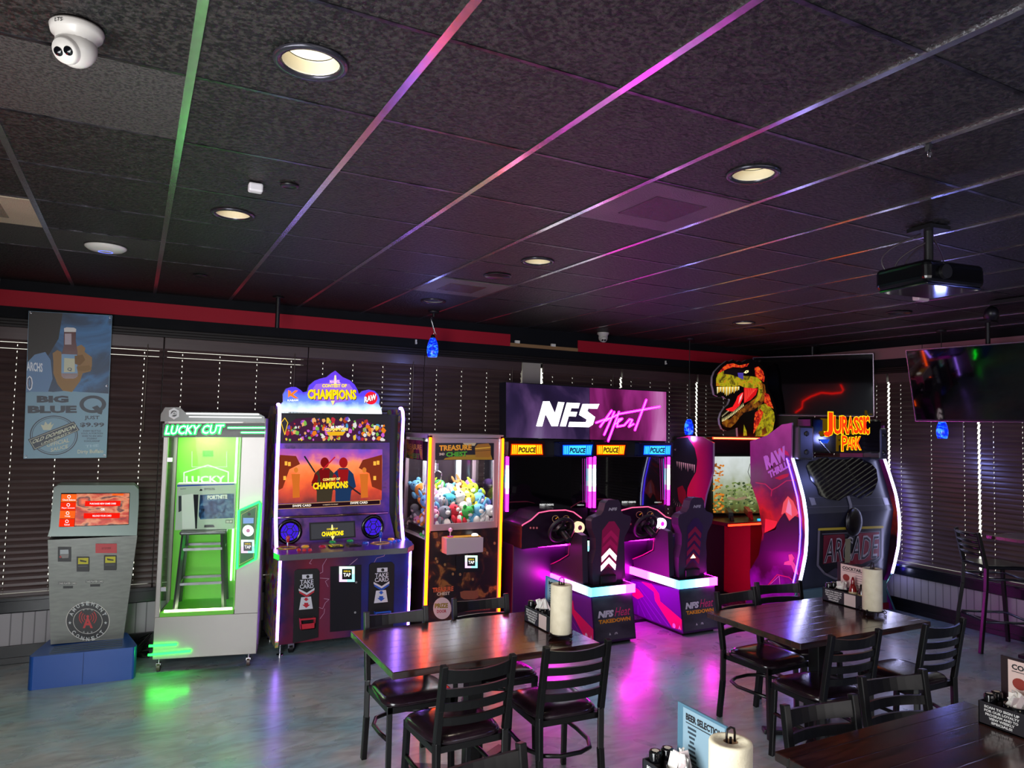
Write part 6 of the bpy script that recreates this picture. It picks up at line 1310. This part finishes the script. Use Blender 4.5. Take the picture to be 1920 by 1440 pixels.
def make_chair():
    o = thing('dining_chair', 'black ladder-back chair', 'chair', (0, 0, 0), 0, 'black ladder-back dining chairs')
    H = .835
    rear = lambda s_: [(s_ * .185, -.235, 0), (s_ * .185, -.205, .25), (s_ * .187, -.20, .46), (s_ * .187, -.225, .62), (s_ * .187, -.262, H)]
    for s_ in (-1, 1):
        q = MB(); P = rear(s_)
        for a, b_ in zip(P, P[1:]): q.bar(a, Vector(b_) + (Vector(b_) - Vector(a)).normalized() * .006, .032, .032, chm)
        q.build('rear_leg', o, bevel=.004)
    for s_ in (-1, 1): q = MB(); q.bar((s_ * .185, .19, 0), (s_ * .180, .17, .44), .030, .030, chm); q.build('front_leg', o, bevel=.004)
    ry = lambda z: -.20 - max(0, z - .46) * .165
    for zc, h in ((.785, .070), (.705, .040), (.635, .040), (.565, .040)):
        q = MB(); n = 9; vs = []
        for k in range(n):
            x = -.175 + .35 * k / (n - 1); bow = -.030 * (1 - (x / .175) ** 2)
            for dy in (-.007, .007):
                for dz in (-h / 2, h / 2): vs.append((x, ry(zc + dz) + bow + dy, zc + dz + (.012 * (1 - (x / .175) ** 2) * -1 if zc > .75 and dz > 0 else 0)))
        fs = []
        for k in range(n - 1):
            a = k * 4; fs += [(a, a + 1, a + 5, a + 4), (a + 2, a + 6, a + 7, a + 3), (a, a + 4, a + 6, a + 2), (a + 1, a + 3, a + 7, a + 5)]
        fs += [(0, 2, 3, 1), ((n - 1) * 4, (n - 1) * 4 + 1, (n - 1) * 4 + 3, (n - 1) * 4 + 2)]
        q.add(vs, fs, chm, False); q.build('back_slat', o)
    # seat: padded, wider at the front
    q = MB(); n = 40; rings = [(.0, .478, 1), (.55, .480, 1), (.82, .475, 1), (.94, .464, 1), (1.0, .447, 1), (.97, .436, 1), (.0, .436, 1)]; vs = []
    for f_, z, _ in rings:
        for k in range(n):
            t_ = 2 * PI * k / n; c, s_ = math.cos(t_), math.sin(t_); e = .45
            X_ = math.copysign(abs(c) ** e, c) * .208; Y_ = math.copysign(abs(s_) ** e, s_) * .205; X_ *= 1 + .06 * Y_ / .2
            vs.append((X_ * f_, Y_ * f_ + .005, z))
    fs = [(i * n + k, i * n + (k + 1) % n, (i + 1) * n + (k + 1) % n, (i + 1) * n + k) for i in range(len(rings) - 1) for k in range(n)]
    q.add(vs, fs, vinyl, True); q.build('seat', o)
    q = MB(); q.box(-.195, .195, -.19, -.165, .405, .437, chm); q.box(-.195, .195, .165, .19, .405, .437, chm); q.box(-.195, -.17, -.19, .19, .405, .437, chm); q.box(.17, .195, -.19, .19, .405, .437, chm); q.build('seat_frame', o)
    q = MB(); pts = [(-.183, .18, .26), (-.19, .05, .255), (-.183, -.08, .25), (-.14, -.17, .25), (-.06, -.205, .25), (.06, -.205, .25), (.14, -.17, .25), (.183, -.08, .25), (.19, .05, .255), (.183, .18, .26)]
    q.tube(pts, .012, chm, 8); q.build('stretcher', o)
    return o
c0 = make_chair(); first = [True]
# chairs face +y in their own frame: (x, y, rotation, label)
CH = [(1.47, 3.98, PI + .02, 'black ladder-back chair on the far side of the front left table, behind its left corner'),
      (2.07, 4.08, PI - .02, 'black ladder-back chair behind the front left table, in line with the claw machine'),
      (1.51, 3.44, .05, 'black ladder-back chair on the near side of the front left table, left of its pair'),
      (2.12, 3.48, -.04, 'black ladder-back chair at the front left table, near side, by the paper towel'),
      (3.86, 3.58, PI + .06, 'black ladder-back chair behind the middle table, at its left corner with red-lit seat'),
      (4.30, 3.66, PI - .2, 'black ladder-back chair tucked behind the middle table, nearest the dinosaur side panel'),
      (3.70, 3.02, -.06, 'black ladder-back chair on the near side of the middle table, left of its pair'),
      (4.42, 2.96, .0, 'black ladder-back chair at the right end of the middle table near side'),
      (3.20, 1.97, PI - .15, 'black ladder-back chair behind the lower right table, right of its pair'),
      (2.60, 1.88, PI - .1, 'black ladder-back chair behind the lower right table, left of its pair'),
      (1.12, 2.02, PI + .12, 'black ladder-back chair of which only the top rail shows at the bottom edge')]
for x, y, rz, lab in CH:
    if first[0]: c0.location = (x, y, 0); c0.rotation_euler = (0, 0, rz); c0['label'] = lab; first[0] = False
    else: dup(c0, (x, y, 0), rz, lab)
# bar stool with back, high table
def high_stool(x, y, rz, lab):
    o = thing('bar_stool', lab, 'bar stool', (x, y, 0), rz)
    for s_ in (-1, 1):
        q = MB(); P = [(s_ * .22, -.26, 0), (s_ * .19, -.19, .55), (s_ * .185, -.18, .76), (s_ * .185, -.25, 1.08)]
        for a, b_ in zip(P, P[1:]): q.bar(a, b_, .032, .032, chm)
        q.build('rear_leg', o, bevel=.004)
        q = MB(); q.bar((s_ * .22, .24, 0), (s_ * .18, .17, .74), .032, .032, chm); q.build('front_leg', o, bevel=.004)
    for z in (1.05, .985, .93, .875): q = MB(); y_ = -.18 - (z - .76) * .22; q.tube([(-.18, y_, z), (-.09, y_ - .022, z), (0, y_ - .03, z), (.09, y_ - .022, z), (.18, y_, z)], .016, chm, 6); q.build('back_slat', o)
    q = MB(); q.box(-.20, .20, -.20, .20, .75, .785, mat('#16161c', .22)); q.build('seat', o, bevel=.016, seg=3)
    for z, s_ in ((.66, .93), (.28, 1.06)):
        q = MB(); q.tube([(.195 * s_ * c_, .2 * s_ * d_, z) for c_, d_ in ((-1, -.9), (-1, .9), (-.8, 1), (.8, 1), (1, .9), (1, -.9), (.8, -1), (-.8, -1))], .012, mat('#4a4a58', .2, .8), 8, True); q.build('foot_ring', o)
    return o
high_stool(7.22, 3.93, -PI / 2 - .55, 'tall black bar stool with slatted back by the right window')
o = thing('high_table', 'tall dark table at the right edge beside the bar stool', 'high table', (7.33, 3.42, 0))
MB().box(-.30, .26, -.6, .48, 1.02, 1.055, wood).build('tabletop', o, bevel=.004)
MB().box(-.04, .04, -.04, .04, .03, 1.02, chm).build('column', o); MB().box(-.25, .25, -.25, .25, 0, .03, chm).build('base', o, bevel=.005)

# ================================================================== THINGS ON THE TABLES
cadm = mat('#1d1d22', .4); roll_m = noise_mat('paper_towel', [(.3, '#cfc4a8'), (.7, '#dcd2b8')], 20, 3, .9, bump=.15, bscale=120)
wire = mat('#14090a', .35, .4)
SL = ('SCAN TO SIGN UP', 'FOR OUR LOYALTY', 'PROGRAM AND TO', 'VIEW WEEKLY', 'SPECIALS!')
def caddy(x, y, z, rz, where, sides=True, menu='cocktail', bottle=True):
    """long box caddy: its printed side looks along local -x, its length runs along local y"""
    o = thing('condiment_caddy', 'black box caddy with loyalty sign-up lettering, on ' + where, 'caddy', (x, y, z), rz, 'condiment caddies')
    q = MB(); Lh = .165; w_ = .065; h = .095
    q.box(-w_, w_, -Lh, Lh, 0, .008, cadm); q.box(-w_, -w_ + .006, -Lh, Lh, 0, h, cadm); q.box(w_ - .006, w_, -Lh, Lh, 0, h, cadm); q.box(-w_, w_, -Lh, -Lh + .006, 0, h, cadm); q.box(-w_, w_, Lh - .006, Lh, 0, h, cadm); q.build('box', o, bevel=.0015)
    q = MB(); xx = -w_ - .0012; wt_ = mat('#d9d9d6', .5)
    for k, t_ in enumerate(SL):
        v, f = text_mesh(t_, .04); half = .068 * len(t_) / 15; z0 = .074 - k * .015
        q.add([(xx, .072 + half - a * 2 * half, z0 + b_ * .0105) for a, b_ in v], f, wt_)
    q.build('lettering', o)
    q = MB(); q.poly3([(xx, -.015, .008), (xx, -.015, .088), (xx, -.105, .088), (xx, -.105, .008)], mat('#c9b4b0', .5)); q.build('blank_sticker', o)
    M4 = Matrix.Translation((x, y, z)) @ Matrix.Rotation(rz, 4, 'Z')
    def put(name, lab, cat, loc, builder, g=None, r=0):
        p = M4 @ Vector(loc); t_ = thing(name, lab, cat, p[:], rz + r, g); builder(t_); return t_
    def bowl(t_):
        MB().lathe([(.0001, 0), (.038, 0), (.045, .03), (.05, .095), (.047, .095), (.042, .03), (.0001, .006)], BLKGLOSS).build('bowl', t_)
        q = MB(); rr_ = random.Random(int(x * 100))
        for k in range(13):
            a = rr_.uniform(0, 6.28); r_ = rr_.uniform(.005, .03); X = Matrix.Translation((r_ * math.cos(a), r_ * math.sin(a), .10 + rr_.uniform(0, .02))) @ Matrix.Rotation(rr_.uniform(-.6, .6), 4, 'X') @ Matrix.Rotation(a, 4, 'Z') @ Matrix.Rotation(rr_.uniform(-.5, .5), 4, 'Y')
            q.cb((0, 0, 0), (.032, .004, .06), mat(rr_.choice(('#e4ded6', '#d8d4ce', '#e0dcd8', '#c8b8b8')), .6), X)
        q.build('sugar_packets', t_)
    put('packet_bowl', 'small black bowl stuffed with white packets, in the caddy on ' + where, 'bowl', (0, .045, .009), bowl, 'packet bowls')
    def shaker(t_):
        MB().lathe([(.0001, 0), (.018, 0), (.020, .005), (.020, .085)], mat('#2a2426', .15), n=20).build('jar', t_); MB().lathe([(.021, .082), (.022, .112), (.019, .118), (.0001, .118)], BLKGLOSS, n=20).build('lid', t_)
        MB().lathe([(.0001, .1185), (.012, .1185)], mat('#b9b0a0', .4), n=16).build('lid_top', t_)
    put('shaker', 'left one of the two black-lidded shakers, in the caddy on ' + where, 'shaker', (-.034, .135, .009), shaker, 'spice shakers')
    put('shaker', 'right one of the two black-lidded shakers, in the caddy on ' + where, 'shaker', (.018, .135, .009), shaker, 'spice shakers')
    if bottle:
        def bot(t_):
            rm = mat('#7a1010', .15, coat=.6)
            MB().lathe([(.0001, 0), (.026, 0), (.028, .01), (.028, .10), (.022, .125), (.012, .145), (.0001, .146)], rm, n=24).build('bottle', t_)
            MB().lathe([(.013, .143), (.013, .165), (.005, .19), (.0001, .19)], rm, n=16).build('nozzle', t_); MB().lathe([(.0284, .03), (.0284, .09)], mat('#c8b48c', .5), n=24).build('paper_label', t_)
        put('sauce_bottle', 'red sauce bottle with cream label, in the caddy on ' + where, 'bottle', (0, -.035, .009), bot, 'sauce bottles')
        def dk(t_):
            MB().lathe([(.0001, 0), (.026, 0), (.028, .01), (.028, .095), (.014, .125), (.012, .15), (.0001, .151)], mat('#1a100c', .12), n=24).build('bottle', t_); MB().lathe([(.0284, .03), (.0284, .085)], mat('#b8a070', .5), n=24).build('paper_label', t_)
        put('sauce_bottle', 'dark brown sauce bottle with tan label, in the caddy on ' + where, 'bottle', (0, -.105, .009), dk, 'sauce bottles')
    def card(t_):
        blue_ = menu in ('blue', 'beer')
        q = MB(); q.box(-.004, .004, -.115, .115, 0, .27, mat('#3f74a4' if menu == 'blue' else '#4c7084' if menu == 'beer' else '#231418', .35)); q.build('backing_board', t_, bevel=.001)
        q = MB(); xx = -.0055
        face = mat('#7f9aa8' if blue_ else '#d8bcb4', .45); q.poly3([(xx, .085, .02), (xx, .085, .262), (xx, -.112, .262), (xx, -.112, .02)], face)
        def tx(s_, y0, y1, z0, z1, m, b_=.03): v, f = text_mesh(s_, b_); q.add([(xx - .001, y0 + (y1 - y0) * a, z0 + (z1 - z0) * c) for a, c in v], f, m)
        ink = mat('#18161a', .5); tx({'cocktail': 'COCKTAILS', 'beer': 'BEER SELECTION', 'blue': 'MENU'}[menu], .07, -.10, .225, .248, ink, .04)
        q.poly3([(xx - .001, .07, .216), (xx - .001, .07, .219), (xx - .001, -.10, .219), (xx - .001, -.10, .216)], ink)
        if menu == 'cocktail':
            for yy, zz, c_ in ((.04, .17, '#8a2c20'), (-.01, .10, '#6a5a48'), (.04, .06, '#7a3a2c')):
                q.poly3([(xx - .001, yy + .028 * math.cos(k * PI / 8), zz + .024 * math.sin(k * PI / 8)) for k in range(16)], mat(c_, .5))
            for k in range(9): q.box(xx - .001, xx, -.095 + .0, -.04, .06 + k * .017, .064 + k * .017, mat('#8a7a7c', .5))
        else:
            rr_ = random.Random(5)
            for k in range(12):
                wd = rr_.uniform(.02, .045); q.box(xx - .001, xx, .05 - wd / 2 - .01, .05 + wd / 2 - .01, .04 + k * .0145, .047 + k * .0145, mat('#2c3a44', .5)); wd = rr_.uniform(.02, .04); q.box(xx - .001, xx, -.06 - wd / 2, -.06 + wd / 2, .04 + k * .0145, .046 + k * .0145, mat('#a03038' if k % 4 == 0 else '#2c3a44', .5))
        q.build('printed_card', t_)
    mx_ = {'cocktail': .073, 'blue': .073, 'beer': .073}[menu]
    lab = {'cocktail': 'tall COCKTAILS menu card standing behind the caddy on ', 'blue': 'blue menu clipboard leaning behind the caddy on ', 'beer': 'blue SELECTION menu clipboard leaning behind the caddy on '}[menu]
    put('menu_card', lab + where, 'menu', (mx_, .03, .0), card, 'menu cards', 0)
    return o
def towel(x, y, z, where):
    o = thing('towel_holder', 'black wire paper towel holder with scrolled feet on ' + where, 'towel holder', (x, y, z), 0, 'towel holders')
    q = MB(); q.tube([(.066 * math.cos(k * PI / 12), .066 * math.sin(k * PI / 12), .03) for k in range(24)], .004, wire, 6, True)
    q.lathe([(.0001, .026), (.066, .026), (.066, .030), (.0001, .030)], wire); q.build('ring', o)
    for a in (.2, 1.77, 3.34, 4.91):
        q = MB(); c, s_ = math.cos(a), math.sin(a)
        q.tube([((.066 + r_) * c, (.066 + r_) * s_, zz) for r_, zz in ((0, .03), (.014, .042), (.026, .034), (.022, .024), (.010, .026), (.012, .014), (.026, .010), (.024, .003), (.008, .004))], .003, wire, 6); q.build('scroll_foot', o)
    q = MB(); q.cyl((0, 0, .03), (0, 0, .315), .004, wire, n=8); q.tube([(-.016, 0, .30), (-.016, 0, .325), (-.013, 0, .338), (0, 0, .343), (.013, 0, .338), (.016, 0, .325), (.016, 0, .30)], .0035, wire, 6); q.build('spindle', o)
    r = thing('paper_towel_roll', 'cream paper towel roll standing on ' + where, 'paper towel', (x, y, z + .031), 0, 'paper towel rolls')
    MB().lathe([(.020, .001), (.060, 0), (.062, .004), (.062, .268), (.060, .273), (.046, .274), (.045, .2725), (.022, .273), (.020, .268), (.020, .001)], roll_m, n=48).build('roll', r)
    MB().lathe([(.0195, .002), (.0195, .272)], mat('#8a6a4c', .8), n=24).build('cardboard_core', r)
caddy(2.265, 3.80, .76, 0, 'the front left table', menu='blue', bottle=False); towel(2.215, 3.56, .76, 'the front left table')
caddy(4.52, 3.44, .76, 0, 'the middle table'); towel(4.43, 3.19, .76, 'the middle table')
caddy(3.28, 1.66, .76, 0, 'the lower right table', bottle=False)
caddy(1.64, 1.83, .76, 0, 'the table below the frame', menu='beer', bottle=False); towel(1.585, 1.60, .76, 'the table below the frame')

# cables on the floor behind the kiosk and the green cabinet
o = MB()
for k in range(5):
    a = k * .5; o.tube([(.02 + k * .02, 6.82 - k * .03, .02 + .01 * k), (.10, 6.70 - k * .03, .03 + .02 * k), (.17 + .01 * k, 6.78, .05 + .03 * k), (.12, 6.86, .03 + .02 * k), (.05, 6.75 + .02 * k, .012), (.2, 6.66 + k * .04, .01)], .006, BLACK, 6)
t_ = o.build('power_cable', loc=(.1, 6.75, 0)); tag(t_, 'tangle of black cables on the floor between kiosk and green cabinet', 'cable')
# added, unseen rope light, curved so the corner screen mirrors a red line
tlv, trv = Vector((6.97, 6.68, 2.90)), Vector((7.61, 5.45, 2.90)); u_ = (trv - tlv).normalized(); nv_ = Vector((u_.y, -u_.x, 0)).normalized()
if nv_.x > 0: nv_ = -nv_
nv_ = (nv_ * math.cos(math.radians(2)) + Vector((0, 0, -math.sin(math.radians(2))))).normalized(); hTV = plane(tlv, nv_)
pts = []
for p in k7((1005, 535), (1055, 500), (1060, 450), (1120, 415), (1200, 385), (1280, 392), (1350, 385), (1365, 365), (1345, 325)):
    h_ = hTV(*p); d = (h_ - CAM).normalized(); r_ = d - 2 * d.dot(nv_) * nv_; t_ = (XL + .03 - h_.x) / r_.x; q_ = h_ + r_ * t_; pts.append(q_)
q = MB(); q.tube(pts, .014, glow('#ff1408', 16), 8); o = q.build('added_rope_light', loc=tuple(pts[4])); tag(o, 'added red rope light out of view, curved to mirror as a red line in the corner screen', 'rope light')


for px_, py_, lab in ((780, 641, 'tiny white hook on the black wall band left of the near blue pendant'), (1248, 680, 'tiny white hook on the black wall band above the right racing cabinet')):
    p = PY(YB - .01)(px_, py_); q = MB(); q.cb(p, (.016, .012, .045), WHITE); q.cb(p + Vector((0, -.012, -.014)), (.012, .02, .010), WHITE); o = q.build('wall_hook', loc=tuple(p)); tag(o, lab, 'hook', 'white wall hooks')
